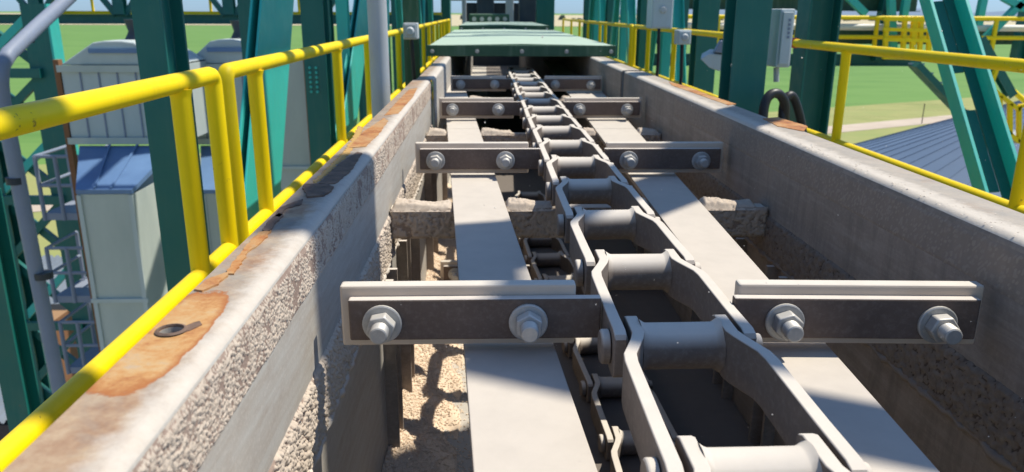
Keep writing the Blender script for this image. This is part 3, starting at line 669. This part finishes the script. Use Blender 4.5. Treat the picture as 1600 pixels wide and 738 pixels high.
# slotted brace on the right: two flanges, web in pieces with slots left open
xb = 2.35; pa, pb = atx(1465, 0, xb), atx(1552, 295, xb); a, b_ = ext(pb, pa, -2.4, 2.6)
t = (b_-a).normalized(); fr = Vector((-.12, -1, 0)); fr = (fr-t*fr.dot(t)).normalized(); sidev = t.cross(fr).normalized(); wd = .165
for sg in (-1, 1):
    mb = MB(); mb.bar(a+sidev*sg*wd/2+fr*.05, b_+sidev*sg*wd/2+fr*.05, .016, .10, fr); mb.build('brace_flange', M_GRN_LIT, rt, bevel=.002)
    mb = MB(); mb.bar(a+sidev*sg*.056, b_+sidev*sg*.047, .052, .008, fr); mb.build('brace_web', M_GRN, rt)
L = (b_-a).length; s0 = .1
while s0 < L-.3:
    mb = MB(); mb.bar(a+t*s0, a+t*(s0+.44), .0435, .008, fr); mb.build('batten_plate', M_GRN, rt)
    s0 += .66
# upper and lower chords, then an unseen plate and braces added to throw the shade bands
for par, x in ((lt, XTL), (rt, XTR)):
    mb = MB(); mb.hbeam((x, -3, ZTOP+.1), (x, 18, ZTOP+.1), .2, .2, (0, 0, 1)); mb.build('top_chord', M_GRN, par)
    mb = MB(); mb.hbeam((x, -3, ZB), (x, 18, ZB), .2, .25, (0, 0, 1)); mb.build('bottom_chord', M_GRN, par)
XS = 2.0
def sh(x, y, z): s = (XS-x)/SUN.x; p = Vector((x, y, z))+SUN*s; return p                 # the point of the truss plane that shades (x, y, z)
k0, k1 = sh(XL, .99, ZT), sh(XL, 1.58, ZT); k2, k3 = sh(XL, .99, -1.0), sh(XL, 1.58, -1.0)
mb = MB(); mb.prism([(XS, k2.y, k2.z), (XS, k3.y, k3.z), (XS, k1.y, k1.z+.15), (XS, k0.y, k0.z+.15)], (.012, 0, 0)); mb.build('shade_plate', M_GRN, rt)  # unseen plate, added and shaped along the sun to shade the left wall
p0, p1 = sh(.06, 1.48, -.445), sh(.74, 2.17, -.28); t = (p1-p0)
brace(rt, p0-t*.1, p1+t*1.2, .10, .24, t.cross(Vector((1, 0, 0))), M_GRN)
p0, p1 = sh(.05, .93, -.445), sh(.46, .73, -.445); t = (p1-p0)
brace(rt, p0-t*.2, p1+t*1.6, .10, .10, t.cross(Vector((1, 0, 0))), M_GRN)
for (ya_, yb_, w_) in ((1.90, 2.06, .18), (2.62, 2.70, .07), (2.9, 2.96, .06), (3.6, 3.75, .12)):
    brace(rt, (XS, ya_, 4.25), (XS, yb_, ZTOP), .08, w_, (0, 1, 0), M_GRN, 'shade_bar')  # unseen bars added to drop shade bands on the left handrail
for y in (-2.5, 6.3, 9, 12, 15): mb = MB(); mb.hbeam((XTL, y, ZTOP+.1), (XTR, y, ZTOP+.1), .08, .12, (0, 0, 1)); mb.build('roof_beam', M_GRN, rt)

# free column on the right walkway with its panel, lamp and cables
c = thing('steel_column', 'dark green H column close behind the right trough wall, carrying a grey panel', 'column', (1.28, 3.75, ZD))
q = aty(1172, 90, 3.72); mb = MB(); mb.hbeam((q.x, q.y+.09, -2.6), (q.x, q.y+.09, 4.3), .17, .18, (0, 1, 0), .014, .01); mb.build('shaft', M_GRN, c, bevel=.003)
r = thing('control_panel', 'tall pale grey control box fixed to the side of the dark green column', 'control box', tuple(aty(1220, 105, 3.9)))
p0, p1 = aty(1202, 104, 3.9), aty(1234, 14, 3.9); mb = MB(); mb.box((p0.x, 3.82, p0.z), (p1.x, 3.99, p1.z)); mb.build('enclosure', M_BOX, r, bevel=.008)
mb = MB(); mb.box((p0.x+.012, 3.808, p0.z+.015), (p1.x-.012, 3.819, p1.z-.015)); dd = mb.build('door', M_BOX, r, bevel=.004)
mb = MB(); zc = (p0.z+p1.z)/2
for k in range(5): mb.box((p0.x+.04, 3.803, zc+.02*k), (p0.x+.05, 3.807, zc+.02*k+.012))
mb.build('label_strip', M_PIPE, dd)
mb = MB(); mb.tube([aty(1213, 106, 3.9), aty(1213, 128, 3.9)], .014, 10); mb.build('conduit', M_GALV, r, smooth=50)
def cable(lab, uvs, y, r):
    mb = MB(); pts = [aty(u, v, y+.012*i) for i, (u, v) in enumerate(uvs)]; sm = []
    for i in range(len(pts)-1):
        pm, p2, p3, p4 = pts[max(0, i-1)], pts[i], pts[i+1], pts[min(len(pts)-1, i+2)]
        for q in range(5):
            t = q/5; sm.append(.5*((2*p2)+(p3-pm)*t+(2*pm-5*p2+4*p3-p4)*t*t+(3*p2-pm-3*p3+p4)*t**3))
    sm.append(pts[-1]); mb.tube(sm, r, 12); o = mb.build('cable', M_BLK, smooth=60); tag(o, lab, 'cable', 'black cables by the column')
cable('thick black cable loop directly beside the dark green column', [(1192,260),(1192,190),(1196,160),(1206,147),(1218,148),(1226,162),(1226,190),(1222,260)], 3.45, .022)
cable('outer black cable arch right of the first loop', [(1220,260),(1222,200),(1224,165),(1232,150),(1240,153),(1248,175),(1254,205),(1258,260)], 3.5, .02)
r = thing('floodlight', 'grey tilted floodlight left of the dark green column', 'floodlight', tuple(aty(1120, 90, 4.6)))
pts = [aty(u, v, 4.6) for u, v in ((1094, 92), (1108, 84), (1138, 86), (1140, 98), (1124, 112), (1108, 106))]
mb = MB(); mb.prism(pts, (0.05, .16, .02)); mb.build('lamp_head', M_BOX, r, bevel=.006)
pts = [aty(u, v, 4.58) for u, v in ((1116, 82), (1126, 64), (1139, 64), (1140, 84))]; mb = MB(); mb.prism(pts, (.02, .1, 0)); mb.build('bracket', M_PIPE, r, bevel=.004)
# other boxes
def small_box(lab, u0, v0, u1, v1, y, d=.14, lidc=None, pole=None, mat=None):
    p0, p1 = aty(u0, v1, y), aty(u1, v0, y); r = thing('junction_box', lab, 'junction box', (p0.x, y, p0.z), 'electric boxes on the walkway')
    mb = MB(); mb.box((p0.x, y, p0.z), (p1.x, y+d, p1.z)); mb.build('enclosure', mat or M_BOX, r, bevel=.008)
    mb = MB(); mb.box((p0.x+.01, y-.012, p0.z+.01), (p1.x-.01, y-.001, p1.z-.01)); lid = mb.build('lid', mat or M_BOX, r, bevel=.005)
    mb = MB(); cx_, cz_ = (p0.x+p1.x)/2, (p0.z+p1.z)/2; mb.tube([(cx_, y-.013, cz_), (cx_, y-.03, cz_)], [.03, .02], 14); mb.build('knob', M_GALV, lid, smooth=40)
    mb = MB(); mb.tube([(cx_, y+d*.5, p0.z), (cx_+.01, y+d*.5, p0.z-.25), (cx_-.02, y+d*.5, ZD)], .014, 8); mb.build('cable_tail', M_BLK, r, smooth=50)
    return r
small_box('grey junction box on the left handrail behind the galvanised pole', 630, 36, 652, 62, 5.3, .12, mat=M_GALV)
small_box('large grey electric panel standing above the right handrail', 1017, -14, 1054, 45, 6.3, .2)
small_box('small grey junction box between the large panel and the floodlight', 1058, 47, 1081, 70, 6.2, .12)
r = thing('steel_pole', 'round galvanised pole standing behind the left trough wall', 'pole', (-.5, 3.6, ZD))
q = aty(592, 80, 3.6); mb = MB(); mb.tube([(q.x, 3.6, ZD), (q.x, 3.6, 3)], .044, 24); mb.build('shaft', M_GALV, r, smooth=50)
mb = MB(); mb.box((q.x-.1, 3.5, ZD), (q.x+.1, 3.7, ZD+.012)); mb.build('base_plate', M_GALV, r)
mb = MB(); q = aty(641, 60, 5.4); mb.hbeam((q.x, 5.5, ZD), (q.x, 5.5, 2.2), .1, .1, (0, 1, 0)); o = mb.build('steel_post', M_CGRN); tag(o, 'thin dark green post carrying the left junction box', 'post')

# drive end, far along the axis
r = thing('drive_unit', 'green gearbox and dark motor at the far end of the covered trough', 'drive unit', (.2, 13.5, -.2))
def bx(par, name, mat, u0, v0, u1, v1, y, d, bev=.02):
    p0, p1 = aty(u0, v1, y), aty(u1, v0, y); mb = MB(); mb.box((p0.x, y, p0.z), (p1.x, y+d, p1.z)); return mb.build(name, mat, par, bevel=bev)
bx(r, 'gearbox', M_CGRN, 733, 22, 796, 40, 12.4, .5)
for k in range(5):
    p = aty(741+12*k, 30, 12.4); mb = MB(); mb.tube([(p.x, 12.4, p.z), (p.x, 12.36, p.z)], .035, 8); mb.build('gearbox_bolt', M_NUT, r)
bx(r, 'motor', M_DARK, 745, -25, 772, 24, 13.2, .5)
bx(r, 'guard', M_DARK, 812, -30, 838, 36, 13.0, .5); 
r = thing('head_house', 'dark steel head house closing the gantry walkway far away', 'head house', (.4, 18, ZD))
bx(r, 'side_frame', M_GRN, 838, -60, 868, 60, 17.6, .5); bx(r, 'side_frame', M_GRN, 690, -60, 702, 60, 17.6, .5)
bx(r, 'back_wall', M_DARK, 726, 5, 842, 42, 18.3, .1); bx(r, 'lintel', M_DARK, 700, -40, 842, 1, 18.2, .3); bx(r, 'shutter', M_PIPE, 745, 6, 770, 30, 18.15, .1)
bx(r, 'mullion', M_GALV, 722, -40, 728, 40, 17.5, .1); bx(r, 'mullion', M_GALV, 790, -40, 803, 40, 17.5, .1, )

# ================================================================== LEFT BACKGROUND
# crossing gantry
YG = 17.0
g = thing('crossing_gantry', 'green crossing gantry beam far behind the left handrail', 'gantry', tuple(aty(280, 30, YG)))
l0, l1 = aty(8, 31, YG), aty(690, 31, YG); hb = .19
mb = MB(); mb.hbeam((l0.x-9, YG, l0.z), (l1.x, YG, l1.z), .2, hb, (0, 0, 1)); mb.build('bottom_chord', M_GRN, g)
mb = MB(); mb.hbeam((l0.x-9, YG, l0.z+1.9), (l1.x, YG, l0.z+1.9), .2, .2, (0, 0, 1)); mb.build('top_chord', M_GRN, g)
for u in (60, 190, 360, 500, 640):
    p = aty(u, 30, YG); mb = MB(); mb.hbeam((p.x, YG, l0.z+.1), (p.x, YG, l0.z+1.8), .22, .2, (0, 1, 0)); mb.build('post', M_GRN, g)
    for sg in (-1, 1):
        mb = MB(); mb.bar((p.x+sg*.1, YG, l0.z+.1), (p.x+sg*1.3, YG, l0.z+1.8), .1, .1, (0, 1, 0)); mb.build('diagonal_brace', M_GRN, g)
hr = thing('handrail', 'yellow handrail along the crossing gantry behind the grey housings', 'handrail', tuple(aty(280, 20, YG+.4)), 'far yellow handrails')
p0, p1 = aty(95, 21, YG+.4), aty(690, 21, YG+.4)
mb = MB(); mb.box((p0.x, YG+.37, p0.z-.05), (p1.x, YG+.43, p0.z+.05)); mb.build('kick_rail', M_YEL, hr)
mb = MB(); mb.tube([(p0.x, YG+.4, p0.z+.55), (p1.x, YG+.4, p0.z+.55)], .03, 8); mb.build('top_rail', M_YEL, hr)
for u in range(100, 690, 46):
    p = aty(u, 20, YG+.4); mb = MB(); mb.tube([(p.x, YG+.4, p0.z), (p.x, YG+.4, p0.z+.55)], .03, 8); mb.build('post', M_YEL, hr)
# lattice tower
tw = thing('lattice_tower', 'dark green lattice tower holding up the crossing gantry at far left', 'tower', tuple(gp(90, 700)))
YT = 14.0
ta = aty(66, 60, YT); tb = aty(-48, 60, YT)
for p, w in ((ta, .42), (tb, .42)):
    mb = MB(); mb.hbeam((p.x, YT, ZG), (p.x, YT, .1), w, .3, (0, 1, 0), .03, .03); mb.build('leg', M_GRN, tw)
mb = MB(); mb.box((ta.x+.215, YT-.17, ZG), (ta.x+.25, YT+.15, .1)); mb.build('leg_lit_edge', M_GRN_LIT, tw)  # added strip in the brighter teal: the leg's sunlit edge as colour
zs = [.0, -1.05, -2.15, -3.3, -4.5, -5.75, -7.05, -8.4, -9.8, -11.2]
for i in range(len(zs)-1):
    za, zb = zs[i], zs[i+1]
    mb = MB(); mb.bar((tb.x, YT+.02, za), (ta.x, YT+.02, zb), .13, .1, (0, 1, 0)); mb.build('diagonal_brace', M_GRN, tw)
    mb = MB(); mb.bar((ta.x, YT-.09, za), (tb.x, YT-.09, zb), .13, .1, (0, 1, 0)); mb.build('diagonal_brace', M_GRN if i % 2 else M_GRN_LIT, tw)
    if i % 2 == 0: mb = MB(); mb.bar((tb.x, YT-.2, zb), (ta.x, YT-.2, zb), .1, .16, (0, 0, 1)); mb.build('strut', M_GRN, tw)
# service ladder and platform cages on the tower
for lab, u0, v0, u1, v1 in (('upper grey cage platform beside the lattice tower', 76, 243, 128, 342), ('lower grey cage platform beside the lattice tower', 92, 385, 146, 470), ('lowest grey cage platform, partly behind the yellow rail', 112, 500, 158, 580)):
    y = 12.8; q0, q1 = aty(u0, v1, y), aty(u1, v0, y); r = thing('access_platform', lab, 'platform', tuple(q0), 'grey access platforms on the tower')
    mb = MB(); mb.box((q0.x, y-.1, q0.z), (q1.x, y+.9, q0.z+.12)); mb.build('floor', M_PIPE, r)
    w = q1.x-q0.x; h = q1.z-q0.z
    for x in (q0.x, q0.x+w*.45, q1.x):
        for yy in (y-.1, y+.9): mb = MB(); mb.tube([(x, yy, q0.z), (x, yy, q1.z)], .035, 8); mb.build('stanchion', M_PIPE, r)
    for zz in (.55, 1.0):
        mb = MB(); mb.tube([(q0.x, y+.9, q0.z+h*zz), (q0.x, y-.1, q0.z+h*zz), (q1.x, y-.1, q0.z+h*zz), (q1.x, y+.9, q0.z+h*zz)], .03, 8); mb.build('guard_rail', M_PIPE, r)
# grey spout pipe
pp = [aty(140, -34, 11.5), aty(104, 0, 11.0), aty(60, 40, 10), aty(14, 84, 9.2), aty(-2, 118, 9.0), aty(2, 150, 9.0)]
mb = MB(); r = thing('spout_pipe', 'long blue-grey spout pipe bending downwards at the far left', 'pipe', tuple(aty(95, 620, 9)))
zb = aty(95, 620, 9.0); pts = pp[:4]+[aty(2, 104, 9.0), aty(1, 130, 9.0), Vector((aty(4, 160, 9.0).x, 9, aty(4, 160, 9.0).z))]
mb.tube(pts+[Vector((zb.x*.5+pts[-1].x*.5, 9, zb.z*.5+pts[-1].z*.5)), zb, Vector((zb.x, 9, ZG))], .085, 20); mb.build('tube', M_PIPE, r, smooth=60)
for u, v in ((25, 282), (68, 430), (38, 62)):
    p = aty(u, v, 9.0 if v > 100 else 9.8); mb = MB(); mb.tube([p+Vector((0, 0, .04)), p-Vector((0, 0, .04))], .105, 20); mb.build('clamp', M_DARK, r, smooth=40)
# foreground-left lower column
q = aty(22, 560, 4.2); mb = MB(); mb.hbeam((q.x, 4.2, -22), (q.x, 4.2, -.95), .13, .14, (0, 1, 0)); o = mb.build('steel_column', M_GRN, bevel=.003); tag(o, 'green column standing lower down at the left picture edge behind the yellow rail', 'column')
# metal clad housings (bucket elevator legs)
def housing(lab, y, u0, u1, vt, vs, vb, lower=True):
    a0, a1 = aty(u0, vs, y), aty(u1, vs, y); zt, zs_, zb = aty((u0+u1)/2, vt, y).z, a0.z, aty(u0, vb, y).z; x0, x1 = a0.x, a1.x; w = x1-x0; D = 1.5
    r = thing('elevator_housing', lab, 'elevator housing', ((x0+x1)/2, y, ZG), 'pale sheet metal elevator heads')
    mb = MB(); pr = [(x0+w*a_, y, zs_+(zt-zs_)*b_) for a_, b_ in ((0, 0), (.32, .93), (.42, 1), (.58, 1), (.68, .93), (1, 0))]
    mb.prism(pr, (0, D, 0)); mb.build('cap', M_SHEET, r, bevel=.02)
    mb = MB(); mb.box((x0+w*.28, y-.04, zs_+(zt-zs_)*.5), (x0+w*.72, y-.005, zs_+(zt-zs_)*.68)); mb.build('vent_bar', M_BLUE, r)
    mb = MB(); mb.box((x0, y, zb), (x1, y+D, zs_-.02)); mb.build('body', M_SHEET, r)
    for k in range(1, 6):
        x = x0+w*k/6; mb = MB(); mb.box((x-.011, y-.014, zb), (x+.011, y-.002, zs_-.03)); mb.build('seam', M_PIPE, r)
    for z in (zs_-.05, zb+.06): mb = MB(); mb.box((x0-.04, y-.05, z-.05), (x1+.04, y-.031, z+.05)); mb.build('band', M_SHEETD, r)
    mb = MB(); mb.box((x0-.09, y-.02, -12), (x0-.012, y+.1, zs_+.08)); mb.build('corner_angle', M_BRN, r)
    if lower:
        e0, e1 = aty(u0+24, 297, y-1.2), aty(u0+112, 297, y-1.2); zr = e0.z; yf = y-1.2
        mb = MB(); mb.add([(x0+.1, y-.001, zb-.02), (x1-.1, y-.001, zb-.02), (e1.x, yf, zr), (e0.x, yf, zr), (x0+.1, y-.001, zb-.1), (x1-.1, y-.001, zb-.1), (e1.x, yf, zr-.06), (e0.x, yf, zr-.06)],
               [(0, 1, 2, 3), (4, 7, 6, 5), (0, 3, 7, 4), (1, 5, 6, 2), (2, 6, 7, 3), (0, 4, 5, 1)]); mb.build('sloped_roof', M_BLUE, r)
        for t in (.33, .62):
            f0 = Vector((x0+.1+(w-.2)*t, y-.02, zb-.0)); f1 = Vector((e0.x+(e1.x-e0.x)*t, yf+.02, zr+.02)); mb = MB(); mb.bar(f0, f1, .03, .03); mb.build('roof_seam', M_BLUE, r)
        mb = MB(); mb.box((e0.x, yf+.02, -14), (e1.x, y+.6, zr-.07)); mb.build('leg_casing', M_SHEETD, r)
        zj = aty(160, 470, yf).z; mb = MB(); mb.box((e0.x-.02, yf-.02, zj-.03), (e1.x+.02, yf+.018, zj+.03)); mb.build('joint_band', M_SHEET, r)
        for xx in (e0.x+.03, e1.x-.03): mb = MB(); mb.box((xx-.03, yf-.012, -14), (xx+.03, yf+.018, zr-.08)); mb.build('corner_trim', M_SHEET, r)
    # neck up to the gantry
    xm = (x0+x1)/2+.1; mb = MB(); mb.tube([(xm, y+.7, zt-.05), (xm, y+.7, zt+.12), (xm, y+.7, zt+.3)], [.24, .15, .2], 14); mb.build('neck', M_DARK, r, smooth=50)
    return r
housing('pale sheet metal elevator head with sky-tinted sloped roof, behind the big dark column', 12.0, 94, 268, 64, 102, 226)
housing('second pale sheet metal elevator head seen between the yellow posts', 13.5, 290, 420, 62, 100, 226)
q0, q1 = aty(428, 330, 10.5), aty(474, 90, 10.5)
r = thing('duct_housing', 'narrow grey sheet metal duct with brown edge right of the bright brace', 'duct', (q0.x, 10.5, ZG))
mb = MB(); mb.box((q0.x, 10.5, -14), (q1.x, 11.3, q1.z)); mb.build('casing', M_SHEETD, r); 
mb = MB(); mb.box((q1.x+.004, 10.45, -14), (q1.x+.07, 10.6, q1.z+.05)); mb.build('corner_angle', M_BRN, r)
mb = MB(); mb.box((q0.x, 10.47, aty(450, 262, 10.5).z-.02), (q1.x, 10.496, aty(450, 262, 10.5).z+.02)); mb.build('joint_band', M_SHEET, r)
# corrugated shed
def shed(lab, x0, x1, y0, y1, zr, mat):
    r = thing('shed', lab, 'shed', ((x0+x1)/2, (y0+y1)/2, ZG), None)
    n = 240; vs = []; 
    for i in range(n+1):
        x = x0+(x1-x0)*i/n; dz = .09*(1 if (i//2) % 2 else -1); vs += [(x, y0, zr-1.6+dz), (x, y1, zr+dz)]
    mb = MB(); mb.add(vs, [(2*i, 2*i+2, 2*i+3, 2*i+1) for i in range(n)]); mb.build('corrugated_roof', mat, r)
    mb = MB(); mb.box((x0+.2, y0+.2, ZG), (x1-.2, y1-.2, zr-1.9)); mb.build('wall', M_TIP, r); return r
M_SHROOF = m_simple('pale_corrugated_roof', (.13, .16, .195), (.19, .22, .25), .4, .75)
s0, s1 = atz(-150, 520, -17), atz(190, 400, -17)
shed('low shed with pale corrugated roof on the ground at far left', min(s0.x, s1.x)-6, -10.5, s0.y-7, s1.y, -17, M_SHROOF)
q0, q1 = aty(34, 575, 15), aty(70, 515, 15); r = thing('brown_housing', 'reddish brown steel housing standing behind the low green column', 'housing', (q0.x, 15, ZG))
mb = MB(); mb.box((q0.x, 15, ZG), (q1.x, 16.2, q1.z)); mb.build('casing', M_BRN, r, bevel=.03); mb = MB(); mb.box((q0.x-.05, 14.95, q1.z+.004), (q1.x+.05, 16.25, q1.z+.08)); mb.build('rim', M_BRN, r)

# ================================================================== RIGHT BACKGROUND
YQ = 15.0
g = thing('crossing_gantry', 'green crossing gantry with diagonal bracing far behind the right handrail', 'gantry', tuple(aty(1400, 96, YQ)))
def zq(v, y=YQ): return aty(1400, v, y).z
xa, xc = aty(1000, 60, YQ).x, aty(1760, 60, YQ).x
mb = MB(); mb.hbeam((xa, YQ, zq(94)), (aty(1440, 94, YQ).x, YQ, zq(94)), .25, .22, (0, 0, 1)); mb.build('bottom_chord', M_GRN, g)
mb = MB(); mb.box((xa, YQ+.2, zq(70)), (xc, YQ+1.4, zq(46))); mb.build('trough_casing', M_CGRN, g)
mb = MB(); mb.hbeam((xa, YQ, zq(0)), (aty(1420, 94, YQ).x, YQ, zq(3)), .3, .36, (0, 0, 1)); mb.build('top_chord', M_CGRN, g)
for u in (1060, 1170, 1372, 1480, 1590):
    p = aty(u, 90, YQ-.1); mb = MB(); mb.hbeam((p.x, YQ-.1, zq(94)), (p.x+.05, YQ-.1, 3), .2, .2, (1, 0, 0)); mb.build('post', M_GRN, g)
for (ua, va, ub, vb) in ((1392, 0, 1396, 92), (1416, 0, 1410, 36), (1600, 0, 1525, 74), (1575, 0, 1600, 14), (1330, 0, 1352, 22), (1536, 0, 1528, 40)):
    p, q = aty(ua, va, YQ-.5), aty(ub, vb, YQ-.5); mb = MB(); mb.bar(p+(p-q)*.3, q, .12, .12, (0, 1, 0)); mb.build('diagonal_brace', M_GRN_LIT, g)
mb = MB(); mb.tube([(xa, YQ-.35, zq(41)), (xc, YQ-.35, zq(44))], .06, 12); o = mb.build('pipe_run', M_WHITE, smooth=60); tag(o, 'long white pipe running along the right crossing gantry', 'pipe')
hr = thing('handrail', 'yellow handrail along the right crossing gantry', 'handrail', tuple(aty(1450, 60, YQ-.6)), 'far yellow handrails')
for v, rr in ((27, .04), (56, .04)):
    mb = MB(); mb.tube([(xa, YQ-.6, zq(v)), (xc, YQ-.6, zq(v+2))], rr, 10); mb.build('rail', M_YEL, hr, smooth=60)
for u in list(range(1060, 1760, 62)):
    p = aty(u, 40, YQ-.6); mb = MB(); mb.bar((p.x, YQ-.6, zq(27)), (p.x, YQ-.6, zq(78)), .06, .06); mb.build('post', M_YEL, hr)
# caged stair landing of yellow rails
r = thing('yellow_cage', 'yellow railed landing box beneath the right crossing gantry rail', 'railing', tuple(aty(1430, 92, YQ-1)), 'far yellow railings')
for u in (1382, 1410, 1424, 1436, 1450):
    p, q = aty(u, 92, YQ-1), aty(u+4, 26, YQ-1); mb = MB(); mb.bar(p, q, .07, .07); mb.build('upright', M_YEL, r)
for v in (30, 46, 62, 90): mb = MB(); mb.bar(aty(1380, v, YQ-1.04), aty(1456, v+2, YQ-1.04), .05, .06); mb.build('bar', M_YEL, r)
# stair down
st = thing('steel_stair', 'green steel stair with yellow handrail descending behind the slotted brace', 'stair', tuple(aty(1500, 170, YQ-1)))
for dy in (-.9, .0):
    mb = MB(); mb.bar(aty(1428, 100, YQ-1+dy), aty(1620, 300, YQ-1+dy), .1, .3, (0, 1, 0)); mb.build('stringer', M_GRN, st)
for k in range(14):
    t = k/13; p, q = aty(1432+180*t, 100+188*t, YQ-1.9), aty(1432+180*t, 100+188*t, YQ-1); mb = MB(); mb.bar(p, q, .25, .03); mb.build('tread', M_GALV, st)
mb = MB(); mb.tube([aty(1445, 90, YQ-1.9), aty(1530, 96, YQ-1.9), aty(1610, 166, YQ-1.9)], .045, 10); mb.build('stair_rail', M_YEL, st, smooth=50)
r = thing('yellow_landing', 'yellow railed lower landing by the silo roof at the right edge', 'railing', tuple(aty(1580, 225, 12)), 'far yellow railings')
for (ua, va, ub, vb) in ((1545, 180, 1592, 222), (1592, 222, 1660, 218), (1545, 135, 1592, 172), (1592, 166, 1660, 160), (1545, 135, 1545, 180), (1562, 150, 1562, 196), (1578, 162, 1578, 210), (1592, 166, 1592, 222), (1612, 162, 1612, 221), (1560, 100, 1545, 140)):
    mb = MB(); mb.bar(aty(ua, va, 12), aty(ub, vb, 12), .055, .07, (0, 1, 0)); mb.build('rail_bar', M_YEL, r)
mb = MB(); mb.box((aty(1592, 222, 12).x, 12.1, aty(1592, 226, 12).z), (aty(1660, 222, 12).x, 13.5, aty(1592, 220, 12).z)); mb.build('floor', M_GALV, r)
mb = MB(); mb.hbeam(aty(1530, 60, 12.6), aty(1580, 150, 12.6), .14, .14, (0, 1, 0)); mb.build('prop', M_GRN, r)
# silo
ap = aty(1672, 137, 20); el = aty(1290, 286, 20); rad = 1.0
R_ = math.hypot(el.x-ap.x, 1.2); h = ap.z-el.z
r = thing('grain_silo', 'round steel silo with blue ribbed cone roof beyond the right handrail', 'silo', (ap.x, ap.y, ZG))
ns = 64; ez = el.z
mb = MB(); mb.add([tuple(ap)]+[(ap.x+R_*math.cos(2*math.pi*k/ns), ap.y+R_*math.sin(2*math.pi*k/ns), ez) for k in range(ns)], [(0, 1+k, 1+(k+1)%ns) for k in range(ns)]); mb.build('cone_roof', M_SILO, r)
for k in range(0, ns, 1):
    q = 2*math.pi*k/ns; e = Vector((ap.x+R_*math.cos(q), ap.y+R_*math.sin(q), ez)); mb = MB(); mb.bar(ap+(e-ap)*.06+Vector((0, 0, .004)), e+Vector((0, 0, .004)), .03, .022); mb.build('roof_rib', M_SILO, r)
mb = MB(); vs = []; nr = 60
for j in range(nr+1):
    z = ZG+(ez-ZG-.02)*j/nr; rr = R_-.12+(.03 if j % 2 else 0)
    vs += [(ap.x+rr*math.cos(2*math.pi*k/ns), ap.y+rr*math.sin(2*math.pi*k/ns), z) for k in range(ns)]
mb.add(vs, [(j*ns+k, j*ns+(k+1)%ns, (j+1)*ns+(k+1)%ns, (j+1)*ns+k) for j in range(nr) for k in range(ns)]); mb.build('corrugated_wall', M_SHEETD, r)
# sun-flecked spoil bags beside the landing
# fence along the field track
r = thing('field_fence', 'thin wire fence with dark posts across the green field', 'fence', tuple(gp(1440, 190)))
f0, f1 = gp(1180, 166), gp(1500, 190)
for k in range(4):
    p = gp(1170+135*k, 190+2*k); mb = MB(); mb.tube([(p.x, p.y, ZG), (p.x, p.y, ZG+4.2)], .09, 6); mb.build('post', M_TIP, r)
p, q = gp(1150, 190), gp(1510, 195)
for z in (1.4, 2.8, 4.0): mb = MB(); mb.tube([(p.x, p.y, ZG+z), (q.x, q.y, ZG+z)], .011, 4); mb.build('wire', M_TIP, r)

# ================================================================== dust hanging in the air
def mote():
    y = random.uniform(.55, 2.2); u = random.uniform(620, 1600); v = random.uniform(40, 738); p = ray(u, v); return tuple(p*(y/p.y))
lumps('dust_motes', 240, mote, .0003, .0009, M_MOTE, None)
